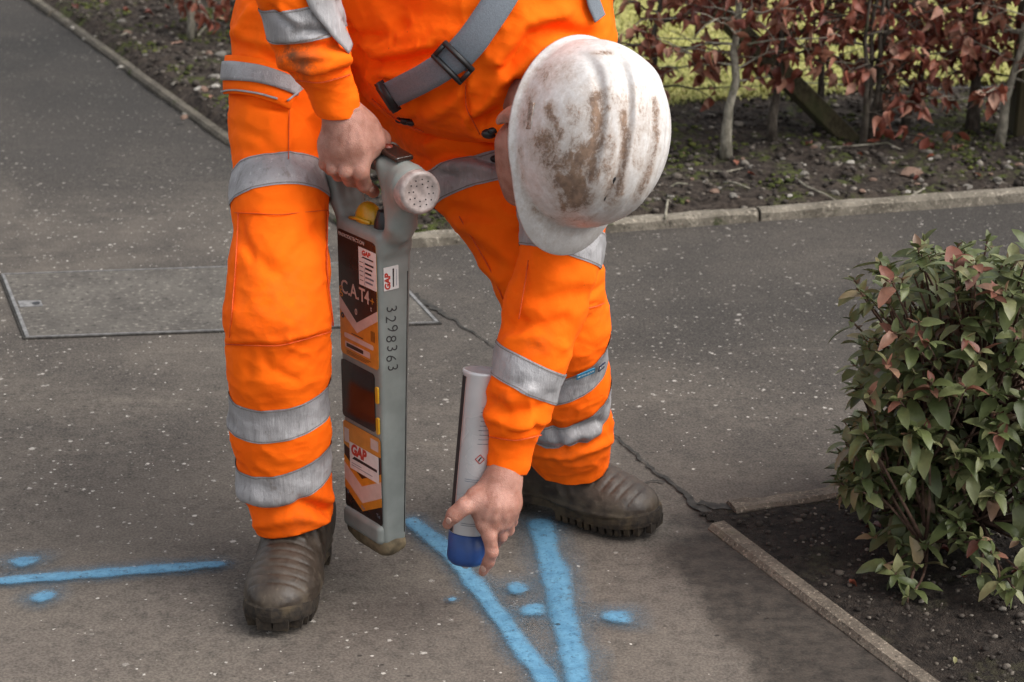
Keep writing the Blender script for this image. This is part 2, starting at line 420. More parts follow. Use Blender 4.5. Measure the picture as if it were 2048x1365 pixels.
def mat_helmet():
    m = NT('helmet_plastic'); v = m.co()        # local: x side, y front, z crown
    n1 = m.noise(v, 17, 5, .68, .4); n2 = m.noise(v, 70, 5, .7); n3 = m.noise(m.map(v, (3, .7, 1)), 45, 4, .6)
    c = m.mix(m.rng(n2, .35, .7), (.5, .47, .45), (.62, .6, .585))
    dirt = m.attr('dirt'); scr = m.math('MULTIPLY', m.rng(n3, .6, .68), m.rng(n1, .45, .6))
    c = m.mix(m.math('MULTIPLY', scr, .5), c, (.28, .2, .15))
    n4 = m.noise(m.map(v, (2.2, .8, 1)), 60, 5, .75, .5); n5 = m.noise(v, 260, 3, .7)
    k = m.math('MULTIPLY', dirt, m.math('ADD', .15, m.math('MULTIPLY', n1, 1.7))); k = m.math('ADD', k, m.math('MULTIPLY', m.math('SUBTRACT', n4, .5), 1.5)); k = m.math('ADD', k, m.math('MULTIPLY', m.math('SUBTRACT', n5, .5), .7))
    mask = m.rng(k, .34, .85); thin = m.rng(k, -.05, .55)
    c = m.mix(m.math('MULTIPLY', thin, .62), c, (.38, .3, .245))
    c = m.mix(m.math('MULTIPLY', mask, .85), c, m.mix(m.rng(n2, .35, .65), (.105, .055, .03), (.22, .125, .07)))
    return m.set(color=c, rough=m.rng(mask, 0, 1, .42, .9), normal=m.bump(m.math('ADD', n2, m.math('MULTIPLY', mask, 1.3)), .3, .0015), spec=.45)
def mat_boot():
    m = NT('boot_rubber'); v = m.co(); n1 = m.noise(v, 30, 5, .6); n2 = m.noise(v, 120, 4, .6)
    sp = m.n('SeparateXYZ'); m.l(v, sp.inputs[0])
    c = m.mix(m.rng(n1, .3, .7), (.026, .018, .0125), (.058, .042, .030))
    low = m.math('MULTIPLY', m.rng(sp.outputs[2], .075, .03), m.rng(n1, .38, .62)); c = m.mix(m.math('MULTIPLY', low, .5), c, (.1, .078, .048))
    c = m.mix(m.math('MULTIPLY', m.rng(n2, .58, .75), .3), c, (.15, .12, .09))
    return m.set(color=c, rough=m.rng(n1, .3, .7, .42, .62), normal=m.bump(n2, .35, .002), spec=.45)
def mat_sole():
    m = NT('boot_sole_rubber'); v = m.co(); n1 = m.noise(v, 26, 5, .6); n2 = m.noise(v, 130, 4, .6)
    c = m.mix(m.rng(n2, .3, .7), (.014, .011, .009), (.035, .026, .018)); c = m.mix(m.math('MULTIPLY', m.rng(n1, .45, .65), .6), c, (.085, .062, .035))
    return m.set(color=c, rough=.85, normal=m.bump(n2, .5, .002), spec=.3)
def mat_leaf(name, pts, island=False, rough=.5, back=None):
    m = NT(name); v = m.co()
    r = m.n('NewGeometry').outputs['Random Per Island'] if island else m.n('ObjectInfo').outputs['Random']
    c = m.ramp(r, pts); n = m.noise(v, 90, 4, .6)
    c = m.mix(m.rng(n, .3, .75), m.mix(.28, c, (.02, .012, .008)), c)
    m.b.inputs['Transmission Weight'].default_value = 0
    m.set(color=c, rough=rough, normal=m.bump(n, .4, .002), spec=.35)
    tr = m.n('BsdfTranslucent'); m.l(c, tr.inputs[0]); mx = m.n('MixShader'); mx.inputs[0].default_value = .18
    m.l(m.b.outputs[0], mx.inputs[1]); m.l(tr.outputs[0], mx.inputs[2]); m.l(mx.outputs[0], m.out.inputs[0])
    return m.m
def mat_bark(name, a, b, scale=1.):
    m = NT(name); v = m.co(); n = m.noise(m.map(v, (1, 1, .5)), 70*scale, 5, .65); n2 = m.noise(v, 18*scale, 4)
    c = m.mix(m.rng(n, .35, .68), a, b); c = m.mix(m.math('MULTIPLY', m.rng(n2, .56, .7), .55), c, (.06, .07, .03))
    return m.set(color=c, rough=.9, normal=m.bump(n, .6, .003), spec=.2)
def mat_wood():
    m = NT('weathered_timber'); v = m.co(); n = m.noise(m.map(v, (30, 30, 2)), 3, 5, .6); n2 = m.noise(v, 12, 4)
    c = m.mix(m.rng(n, .3, .7), (.03, .025, .014), (.075, .062, .034)); c = m.mix(m.math('MULTIPLY', m.rng(n2, .5, .7), .5), c, (.045, .055, .02))
    return m.set(color=c, rough=.9, normal=m.bump(n, .5, .003), spec=.2)
def mat_grass(island=True):
    m = NT('grass_blade'); r = m.n('NewGeometry').outputs['Random Per Island']; v = m.co()
    c = m.ramp(r, [(0, (.23, .235, .06)), (.55, (.32, .315, .095)), (.85, (.4, .365, .135)), (1, (.42, .35, .18))])
    c = m.mix(m.rng(m.noise(v, 5, 4), .35, .7), c, m.mix(.35, c, (.08, .11, .02)))
    return m.set(color=c, rough=.6, spec=.25)
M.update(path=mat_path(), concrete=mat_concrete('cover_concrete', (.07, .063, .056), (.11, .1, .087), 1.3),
         kerb=mat_concrete('kerb_concrete', (.1, .087, .068), (.19, .168, .135), 2., .95), kerb2=mat_concrete('edging_concrete', (.085, .07, .055), (.165, .137, .107), 3., .5), kerb3=mat_concrete('mossy_kerb', (.055, .048, .038), (.11, .096, .075), 2., 1.),
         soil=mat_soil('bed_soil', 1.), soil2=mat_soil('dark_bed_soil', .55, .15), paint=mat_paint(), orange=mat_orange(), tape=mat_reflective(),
         skin=mat_skin(), helmet=mat_helmet(), boot=mat_boot(), sole=mat_sole(), wood=mat_wood(), grass=mat_grass(),
         beech=mat_leaf('beech_leaf', [(0, (.09, .019, .012)), (.3, (.17, .042, .025)), (.6, (.25, .077, .046)), (.85, (.35, .15, .095)), (1, (.48, .28, .2))]),
         beech_i=mat_leaf('beech_leaf_mass', [(0, (.1, .016, .01)), (.35, (.19, .034, .02)), (.7, (.28, .065, .035)), (1, (.38, .14, .08))], True),
         shrub=mat_leaf('shrub_leaf', [(0, (.06, .08, .026)), (.4, (.12, .145, .052)), (.8, (.19, .205, .09)), (1, (.24, .22, .11))], rough=.42),
         shrub_red=mat_leaf('shrub_red_leaf', [(0, (.13, .055, .035)), (.5, (.2, .075, .05)), (.85, (.28, .15, .1)), (1, (.36, .24, .14))], rough=.45),
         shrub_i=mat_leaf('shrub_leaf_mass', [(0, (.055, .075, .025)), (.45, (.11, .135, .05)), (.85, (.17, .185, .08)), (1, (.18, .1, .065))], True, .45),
         bark=mat_bark('pale_bark', (.12, .11, .085), (.3, .275, .22)), bark_dark=mat_bark('dark_bark', (.035, .028, .022), (.1, .085, .068)),
         stem=mat_bark('shrub_stem', (.05, .028, .02), (.12, .075, .055)),
         stone=mat_concrete('stone', (.13, .12, .105), (.24, .22, .19), 3.), stone2=mat_concrete('red_stone', (.16, .1, .075), (.24, .16, .12), 3.), stone3=mat_concrete('pale_stone', (.32, .29, .25), (.45, .42, .37), 3.),
         steel=plain('galvanised_steel', (.2, .195, .19), .6, .4, .3, 90), dirt=plain('crack_dirt', (.026, .023, .019), .95, 0, .5, 90, .6),
         black=plain('black_plastic', (.012, .012, .013), .45), grey=plain('grey_moulding', (.2, .215, .2), .48, 0, .1, 30, .08), wire=plain('fence_wire', (.16, .16, .16), .5, .7),
         lidgrey=plain('slate_plastic', (.13, .15, .18), .5), web=plain('grey_webbing', (.14, .16, .185), .75, 0, .12, 500, .5))

# ------------------------------------------------------------------ ground, path, beds, lawn
def quad_sheet(name, x0, y0, x1, y1, z, m, **k):
    return mobj(name, [(x0, y0, z), (x1, y0, z), (x1, y1, z), (x0, y1, z)], [(0, 1, 2, 3)], m, False, **k)
KA, KB, KC = ground(75, 0), ground(450, 270), ground(758, 491)      # left kerb run to its corner
KR = ground(2048, 395)
def unit(v): return np.array(v)/np.linalg.norm(v)
dL = unit((KA-KC)[:2]); dR = unit((KR-KC)[:2])
nL = np.array([-dL[1], dL[0]]); nL = nL if nL@dR > 0 else -nL
nR = np.array([-dR[1], dR[0]]); nR = nR if nR@dL > 0 else -nR
def bed_dist(X, Y):
    q = np.stack([X-KC[0], Y-KC[1]], -1); return np.minimum(q@nL, q@nR)
E0, E1 = ground(1438, 1036), ground(1882, 1368); E2 = ground(1700, 996)
dE = unit((E1-E0)[:2]); nE = np.array([-dE[1], dE[0]]); nE = nE if nE[0] > 0 else -nE
dF = unit((E2-E0)[:2]); nF = np.array([dF[1], -dF[0]]); nF = nF if nF[1] < 0 else -nF
def bed2_dist(X, Y):
    q = np.stack([X-E0[0], Y-E0[1]], -1); return np.minimum(q@nE, q@nF)
def grid(x0, x1, y0, y1, st):
    xs = np.arange(x0, x1+st*.5, st); ys = np.arange(y0, y1+st*.5, st)
    X, Y = np.meshgrid(xs, ys); nx, ny = len(xs), len(ys)
    i = np.arange(nx*ny).reshape(ny, nx)
    F = np.stack([i[:-1, :-1], i[:-1, 1:], i[1:, 1:], i[1:, :-1]], -1).reshape(-1, 4)
    return X.ravel(), Y.ravel(), F
def compact(V, F):
    u, inv = np.unique(F.ravel(), return_inverse=True); return V[u], inv.reshape(F.shape), u

quad_sheet('ground', -120, -60, 120, 160, -.03, M['soil'], kind='structure')
X, Y, F = grid(-4.2, 4.2, .6, 11, .035)
Z = .0012*noise(np.stack([X*2.5, Y*2.5, X*0], 1), 3)
path = mobj('path', np.stack([X, Y, Z], 1), F, M['path'], kind='structure')
pp = project(np.stack([X, Y, Z], 1))
def put_attr(me, name, val):
    a = me.attributes.new(name, 'FLOAT', 'POINT'); a.data.foreach_set('value', np.ascontiguousarray(val, np.float32))
sm = lambda a, b, x: (lambda t: t*t*(3-2*t))(np.clip((x-a)/(b-a), 0, 1))
nn = noise(np.stack([X*1.7, Y*1.7, X*0+5], 1), 9)
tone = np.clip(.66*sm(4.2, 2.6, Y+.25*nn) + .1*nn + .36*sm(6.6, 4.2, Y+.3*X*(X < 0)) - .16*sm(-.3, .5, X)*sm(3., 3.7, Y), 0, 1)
d2 = bed2_dist(X, Y); along = np.stack([X-E0[0], Y-E0[1]], -1)@dE
stain = sm(.15, .05, np.abs(d2+.06)-.07*sm(.1, .5, along))*sm(-.06, .1, along)*1.0
stain = np.maximum(stain, .75*sm(.10, .02, np.hypot(X-ground(1420, 1040)[0], Y-ground(1420, 1040)[1])))
chip = np.clip(.35 + .55*sm(2.85, 3.25, Y+.12*nn) - .45*sm(5.2, 6.6, Y) + .6*noise(np.stack([X*2.6, Y*2.6, X*0+2], 1), 21) + .25*noise(np.stack([X*7, Y*7, X*0+2], 1), 22), .03, 1)
chip *= 1-.8*sm(.35, .1, np.abs(d2))*(Y < 3.3)
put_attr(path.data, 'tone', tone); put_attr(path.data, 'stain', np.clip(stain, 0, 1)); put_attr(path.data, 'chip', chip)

def ribbon(px_pts, w0, name, m, z=.0035, rough=.9, step=.011, **k):      # irregular crack or seam on the ground
    P = [ground(*p) for p in px_pts]; L = [0]
    for a, b in zip(P, P[1:]): L.append(L[-1]+np.linalg.norm(b-a))
    V = []; n = max(3, int(L[-1]/step)); ws = w0 if hasattr(w0, '__len__') else [w0]*len(P)
    for i in range(n+1):
        s = L[-1]*i/n; j = max(0, min(len(P)-2, int(np.searchsorted(L, s))-1)); t = (s-L[j])/max(1e-6, L[j+1]-L[j])
        p = P[j]+(P[j+1]-P[j])*t; d = unit((P[j+1]-P[j])[:2]); nr = np.array([-d[1], d[0]])
        w = (ws[j]+(ws[j+1]-ws[j])*t); o = np.array([[s*26., px_pts[0][0]*.1, 0.], [s*110., 5.+px_pts[0][0], 0.], [s*110., 9., 3.], [s*80., 2., 1.]])
        q = noise(o, 17); c = p[:2]+nr*(.007*q[0]+.003*q[3])
        for sg, e in ((-1, q[1]), (1, q[2])):
            x = c+nr*sg*w*.5*(1+rough*e); V.append((x[0], x[1], z))
    return mobj(name, V, [(2*i, 2*i+2, 2*i+3, 2*i+1) for i in range(n)], m, False, **k)
ribbon([(828, 590), (850, 612), (905, 640), (975, 690), (1060, 745), (1150, 815), (1235, 880)], [.010, .018, .006, .003, .002, .002, .003], 'crack', M['dirt'], parent=path)
ribbon([(1232, 878), (1290, 925), (1350, 975), (1400, 1015), (1425, 1030)], [.003, .005, .007, .013, .026], 'crack', M['dirt'], parent=path)
ribbon([(1395, 1012), (1440, 1023), (1490, 1020), (1560, 1010), (1640, 992)], [.012, .022, .018, .006, .003], 'crack', M['dirt'], z=.0055, parent=path)
ribbon([(1330, 968), (1300, 962), (1262, 972)], [.004, .003, .002], 'crack', M['dirt'], parent=path)
# soil beds
def soil(name, x0, x1, y0, y1, st, dist, lo_, hi_, m, base, amp, seed):
    X, Y, F = grid(x0, x1, y0, y1, st); d = dist(X, Y); P = np.stack([X, Y, X*0], 1)
    Z = base + .010*noise(P*4, seed) + amp*fbm(P*16, seed+1, 3)*.6 + amp*.5*noise(P*70, seed+5)
    Z = np.maximum(Z, .006); Z = Z-(Z-.004)*sm(.035, -.005, d)
    ok = (d > lo_) & (d < hi_); F = F[ok[F].all(1)]
    V, F, u = compact(np.stack([X, Y, Z], 1), F)
    return mobj(name, V, F, m, kind='structure'), V
bedA, VA = soil('hedge_bed', -3.2, 3.6, 4.3, 9.5, .016, bed_dist, -.03, 1.12, M['soil'], .028, .014, 31)
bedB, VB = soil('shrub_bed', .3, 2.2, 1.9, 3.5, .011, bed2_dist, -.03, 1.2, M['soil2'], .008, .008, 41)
# lawn
LX = KC[:2]+(nL+nR)*0; 
def corner(o):                            # corner of the bed offset inwards by o
    A = np.array([nL, nR]); return KC[:2]+np.linalg.solve(A, np.array([o, o]))
c0 = corner(1.0); far = 70
lawn = mobj('lawn', [(*c0, .034), (*(c0+dR*far), .034), (*(c0+dR*far+dL*far), .034), (*(c0+dL*far), .034)], [(0, 1, 2, 3)], plain('lawn_turf', (.3, .285, .085), .9, 0, .4, 30, .8), False, kind='structure')
n = 110000
a, b = RNG.random(n)**1.5*5.0, RNG.random(n)**1.4*5.0
R0 = c0+a[:, None]*dR+b[:, None]*dL; R0 += RNG.normal(0, .02, (n, 2)); R0 -= .03*RNG.random((n, 1))*(nL+nR)
hh = RNG.uniform(.007, .018, n); an = RNG.uniform(0, 6.28, n); ln = RNG.uniform(.6, 1.5, n)*hh; wd = RNG.uniform(.0016, .003, n)
dx, dy = np.cos(an), np.sin(an); an2 = RNG.uniform(0, 6.28, n)
base = np.stack([R0[:, 0], R0[:, 1], np.full(n, .033)], 1); side = np.stack([-dy, dx, 0*dx], 1)*wd[:, None]
mid = base+np.stack([dx*ln*.35, dy*ln*.35, hh*.65], 1); tip = base+np.stack([dx*ln, dy*ln, hh], 1)
V = np.stack([base-side, base+side, mid+side*.8, mid-side*.8, tip], 1).reshape(-1, 3)
i = np.arange(n)[:, None]*5
F = np.concatenate([i+np.array([[0, 1, 2]]), i+np.array([[0, 2, 3]]), i+np.array([[3, 2, 4]])])
mobj('grass', V, F, M['grass'], False, kind='stuff', label='short yellow green lawn grass behind the copper hedge', cat='grass')

# kerbs: each edging stone its own piece
def block(p, q, w, z0, z1, seed, out):
    d = unit(q-p); nr = np.array([-d[1], d[0]]); L = np.linalg.norm(q-p); n = max(2, int(L/.03)); bm = bmesh.new(); rings = []
    for i in range(n+1):
        t = i/n; c = p+(q-p)*t; pr = []
        for (u, z) in ((0, z0), (0, z1-.006), (.006, z1), (w-.007, z1), (w, z1-.008), (w, z0)):
            j = noise(np.array([[c[0]*23+seed, c[1]*23, u*40+z*30]]), seed)[0]*.0038
            x = c+nr*out*(u+j); pr.append(bm.verts.new((x[0], x[1], z+j)))
        rings.append(pr)
    for a, b in zip(rings, rings[1:]):
        for k in range(5): bm.faces.new((a[k], a[k+1], b[k+1], b[k]))
    bm.faces.new(rings[0]); bm.faces.new(rings[-1][::-1]); bmesh.ops.recalc_face_normals(bm, faces=bm.faces)
    return bm
def kerb_run(root, a, b, w, z1, lens, m, out, seed, joint=.006):
    L = np.linalg.norm(b-a); d = unit(b-a); s = 0; i = 0
    while s < L-.02:
        l = min(lens, L-s); jz = random.uniform(-.003, .003)
        jn = np.array([-d[1], d[0]])*random.uniform(-.004, .004)
        bm_obj('edging_stone', block(a+d*s+jn, a+d*(s+l-joint)+jn, w, -.02, z1+jz, seed+i, out), m, root, False)
        s += l; i += 1
kr = empty('kerb', (KC[0], KC[1], 0), kind='structure')
kl = empty('kerb', (E0[0], E0[1], 0), kind='structure')
def under(root):
    for o in root.children: o.matrix_parent_inverse = Matrix.Translation(-Vector(root.location))
sgn = lambda d, nv: 1 if np.array([-d[1], d[0]])@nv > 0 else -1
kerb_run(kr, KC[:2], KC[:2]+dR*4.2, .036, .03, .915, M['kerb'], sgn(dR, -nR)*1, 100)
kerb_run(kr, KC[:2]+dL*.06, KC[:2]+dL*6, .034, .018, .915, M['kerb3'], sgn(dL, -nL)*1, 150)
kerb_run(kl, E0[:2]+dE*.03, E0[:2]+dE*.655, .036, .012, .62, M['kerb2'], sgn(dE, -nE), 200)
kerb_run(kl, E0[:2]+dE*.66, E0[:2]+dE*1.6, .038, .011, .9, M['kerb2'], sgn(dE, -nE), 210)
kerb_run(kl, E0[:2]+dF*.03+nF*.004, E0[:2]+dF*1.5+nF*.004, .042, .011, .5, M['kerb2'], sgn(dF, -nF), 220)
under(kr); under(kl)

# access cover let into the path
CO = [ground(3, 553)[:2], ground(52, 680)[:2], ground(878, 650)[:2]]; CO.append(CO[0]+CO[2]-CO[1])
cc = sum(CO)/4
cover = empty('access_cover', (*cc, .003), label='rectangular concrete filled access cover with steel rim set in the path', cat='access cover')
q = [(p-cc) for p in CO]
def cov(name, pts, z0, z1, m):
    V, F = poly_prism([tuple(p) for p in pts], 1, lambda x, y, d: (x, y, z1 if d else z0)); bm = bmesh.new()
    vs = [bm.verts.new(v) for v in V]
    for f in F: bm.faces.new([vs[i] for i in f])
    bmesh.ops.recalc_face_normals(bm, faces=bm.faces); return bm_obj(name, bm, m, cover, False)
ins = [p*(1-.008/np.linalg.norm(p)) for p in q]
cov('infill', ins, -.01, .0015, M['concrete'])
for i in range(4):
    a, b, c, d = q[i], q[(i+1) % 4], ins[(i+1) % 4], ins[i]
    cov('rim', [a, a+(b-a)*.998, c+(d-c)*.004, d], -.01, .0035, M['steel'])
    a2, b2 = a*1.012, b*1.012
    cov('rim_gap', [a2, b2, b, a], -.01, .0012, M['dirt'])
e1, e2 = unit(q[3]-q[0]), unit(q[1]-q[0])
k0 = q[0]*.5+q[1]*.5
for o, s in ((k0, 1), (q[2]*.5+q[3]*.5, -1)):
    pl = cov('key_plate', [o+e1*s*.012-e2*.02, o+e1*s*.06-e2*.018, o+e1*s*.06+e2*.018, o+e1*s*.012+e2*.02], -.008, .0032, M['steel'])
    hp = [o+e1*s*.048+np.array([math.cos(t), math.sin(t)])*.0085 for t in np.linspace(0, 6.28, 13)[:-1]]
    cov('key_hole', hp, -.006, .0042, M['black'])
tp = q[2]*.72+q[3]*.0+q[1]*.0+np.array([.0, .0])
w = (q[2]+q[3])*.5-e1*.25
cov('badge_plate', [w-e1*.05-e2*.045, w+e1*.05-e2*.045, w+e1*.05+e2*.045, w-e1*.05+e2*.045], -.005, .0034, M['steel'])

# spray paint
def uv_mesh(name, V, F, UV, m, **k):
    o = mobj(name, V, F, m, False, **k); uv = o.data.uv_layers.new(name='UVMap')
    for l in o.data.loops: uv.data[l.index].uv = UV[l.vertex_index]
    return o
def paint_line(px, w, label, z=.0048, ext=3.0):
    P = [ground(*p)[:2] for p in px]; pts = []
    for i in range(len(P)-1):
        for k in range(10): pts.append(P[i]+(P[i+1]-P[i])*k/10+(np.array(noise(np.array([[i*3+k*.3, px[0][0]*.1, 0.], [i*3+k*.3, 7., px[0][1]*.1]]), 93))*.0025 if i+k else 0))
    pts.append(P[-1]); V, UV, F = [], [], []
    d0 = unit(pts[1]-pts[0]); d1 = unit(pts[-1]-pts[-2])
    S = [(pts[0]-d0*w*.5*(ext-t), max(0, ext-t)) for t in (0, .8, 1.6, 2.2)]+[(p, 0) for p in pts]+[(pts[-1]+d1*w*.5*t, t) for t in (.8, 1.6, 2.2, ext)]
    for i, (p, e) in enumerate(S):
        d = unit(S[min(i+1, len(S)-1)][0]-S[max(i-1, 0)][0]); nr = np.array([-d[1], d[0]])
        for t in (-ext, -1.5, -.75, 0, .75, 1.5, ext):
            wn_ = 1+.3*float(noise(np.array([[i*.45, px[0][0]*.37, t*.2]]), 91)[0]); x = p+nr*t*w*.5; V.append((*x, z)); UV.append((i*.1, math.hypot(t*wn_, e)))
    for i in range(len(S)-1):
        for k in range(6): b = i*7+k; F.append((b, b+1, b+8, b+7))
    return uv_mesh('paint_line', V, F, UV, M['paint'], label=label, cat='paint marking', group='blue survey paint lines')
def paint_dot(px, py, rx, ry, label, z=.0062):
    c = ground(px, py)[:2]; m_ = np.linalg.norm(ground(px+rx, py)[:2]-c); n_ = np.linalg.norm(ground(px, py+ry)[:2]-c)
    V, UV, F = [(*c, z)], [(0, 0)], []; rs = (.5, 1, 1.6, 2.4, 3.); N = 20
    for r in rs:
        for k in range(N):
            w = 2*math.pi*k/N; q_ = 1+.28*float(noise(np.array([[math.cos(w)*1.4+px, math.sin(w)*1.4, py*.1]]), 95)[0]); V.append((c[0]+m_*r*q_*math.cos(w), c[1]+n_*r*q_*math.sin(w), z)); UV.append((k, r))
    for k in range(N): F.append((0, 1+k, 1+(k+1) % N))
    for j in range(len(rs)-1):
        for k in range(N): a = 1+j*N; F.append((a+k, a+N+k, a+N+(k+1) % N, a+(k+1) % N))
    return uv_mesh('paint_dot', V, F, UV, M['paint'], label=label, cat='paint marking', group='blue survey paint dots')
paint_line([(-260, 1190), (0, 1168), (200, 1152), (435, 1134)], .028, 'blue spray line running from the path edge to the front boot')
paint_line([(825, 1048), (900, 1110), (962, 1185), (1040, 1292), (1100, 1375), (1180, 1480)], .031, 'bright blue spray line directly beneath the paint can', z=.0052)
paint_line([(1082, 1052), (1108, 1150), (1134, 1262), (1158, 1375), (1185, 1480)], .04, 'wider fainter blue spray line starting under the side facing boot')
paint_dot(50, 1130, 30, 10, 'pale blue paint dot just above the boot side line'); paint_dot(87, 1200, 24, 12, 'blue paint dot just below the boot side line')
paint_dot(1035, 1184, 21, 12, 'small blue paint dot nearest the can, between two lines'); paint_dot(1067, 1226, 28, 13, 'larger blue paint dot between the two converging lines')
paint_dot(1233, 1241, 30, 14, 'blue paint dot alone to the right of both lines'); paint_dot(905, 1206, 9, 4, 'tiny faint blue paint speck left of the can')

# ------------------------------------------------------------------ the worker
person = empty('person', (-.15, 3.05, 0), label='worker in orange high visibility clothes and muddy white helmet bending down', cat='person')
def part(o): return set_under(o, person)
def sub(o, parent): o.parent = parent; return o

LEG_R = chain([(600, -60, 3.16, 111), (565, 60, 3.12, 95), (555, 160, 3.08, 89), (553, 250, 3.04, 89), (560, 400, 2.96, 90), (559, 540, 2.89, 93), (556, 630, 2.865, 101),
               (557, 720, 2.87, 97), (560, 850, 2.885, 94), (568, 950, 2.90, 89), (584, 1020, 2.905, 75), (592, 1120, 2.91, 67)], .02)
LEG_L = chain([(800, 20, 3.26, 124), (880, 190, 3.2, 122), (955, 330, 3.1, 114), (1040, 450, 3.03, 106), (1100, 560, 3.0, 102), (1116, 650, 3.02, 98), (1124, 760, 3.07, 92), (1134, 860, 3.12, 87), (1140, 960, 3.17, 82)], .02)
PELVIS = chain([(640, -10, 3.22, 120), (800, 0, 3.28, 130)], .04)+chain([(660, 120, 3.2, 90), (780, 180, 3.23, 100)], .04)
TROUSERS = LEG_R+PELVIS+LEG_L
ARM_L = chain([(1105, 150, 2.98, 115), (1128, 400, 2.92, 90), (1124, 500, 2.89, 78), (1092, 610, 2.86, 79), (1062, 720, 2.83, 70), (1042, 795, 2.815, 64), (1033, 832, 2.812, 58), (1029, 862, 2.81, 46)], .015)
CUFF_L = chain([(1028, 870, 2.81, 47), (1018, 920, 2.805, 43), (1004, 975, 2.80, 39)], .003)
ARM_R = chain([(840, -190, 3.08, 140), (650, -170, 2.97, 100), (588, -50, 2.86, 86), (612, 60, 2.855, 73), (632, 105, 2.86, 66), (642, 132, 2.865, 52)], .015)
CUFF_R = chain([(652, 150, 2.87, 50), (668, 195, 2.88, 46), (692, 255, 2.89, 38)], .003)
TORSO = chain([(818, 85, 3.2, 132), (860, 95, 3.15, 148), (930, 80, 3.08, 185), (1010, 70, 3.02, 185), (1030, -20, 3.03, 172), (960, -160, 3.12, 190)], .05)+chain([(1010, 60, 3.02, 178), (1112, 130, 2.985, 120)], .04)+chain([(840, -190, 3.1, 140), (960, -160, 3.12, 190)], .05)
TORSO += chain([(770, -40, 3.13, 152), (860, 20, 3.12, 150)], .04)
COLLAR = chain([(1000, 200, 2.955, 85), (1045, 215, 2.93, 75)], .025)
JACKET = TORSO+COLLAR+ARM_L+CUFF_L+ARM_R+CUFF_R

# folds pressed into the cloth: (photograph polyline, depth in mm, half width in photograph pixels)
FOLD_T = [([(470, 470), (520, 520), (560, 560)], -3, 14), ([(640, 455), (600, 500), (565, 545)], -3, 14), ([(480, 440), (500, 520)], -2, 9), ([(600, 430), (560, 500)], 2.5, 18),
          ([(446, 690), (560, 692), (668, 662)], -2.2, 4), ([(446, 680), (560, 684), (668, 654)], 2.2, 6), ([(520, 690), (540, 740), (590, 760)], -3, 12), ([(500, 700), (495, 770)], -2, 10), ([(600, 690), (560, 740)], -2, 9),
          ([(470, 985), (560, 1010), (660, 1000)], 4, 16), ([(480, 1012), (530, 1022), (600, 1012), (662, 1022)], -6, 10), ([(600, 1000), (640, 1010), (660, 1030)], -5, 12), ([(515, 1050), (600, 1035), (662, 1045)], 4, 12),
          ([(470, 180), (520, 210), (560, 215)], -3, 10), ([(470, 255), (520, 275), (545, 300)], -3, 12), ([(480, 300), (540, 310), (640, 300)], -2, 12), ([(600, 210), (640, 260)], -3, 12), ([(580, 200), (580, 330)], 2, 6),
          ([(455, 60), (500, 85), (560, 95)], 4, 14), ([(470, 90), (520, 100), (560, 130)], -4, 10), ([(500, 20), (480, 60)], 4, 10),
          ([(860, 290), (920, 275), (985, 300)], 5, 14), ([(840, 320), (920, 305), (1000, 330)], -5, 12), ([(870, 335), (940, 330), (1010, 345)], 5, 12), ([(800, 300), (850, 330), (900, 350)], -4, 12), ([(780, 260), (790, 330)], -3, 14),
          ([(905, 420), (980, 440), (1040, 470)], -4, 14), ([(910, 450), (980, 480), (1030, 520)], 4, 14), ([(930, 480), (990, 530)], -4, 13), ([(960, 530), (1000, 560)], 4, 10), ([(940, 440), (1030, 455)], 3, 10),
          ([(1180, 590), (1210, 570)], -3, 8), ([(1165, 612), (1205, 608)], -2, 5), ([(1080, 870), (1130, 880), (1190, 860)], 5, 12), ([(1070, 890), (1120, 900), (1160, 885)], -5, 10), ([(1100, 850), (1130, 900)], -4, 8), ([(1150, 860), (1200, 845)], -4, 9), ([(1060, 905), (1140, 915), (1220, 882)], 4, 8)]
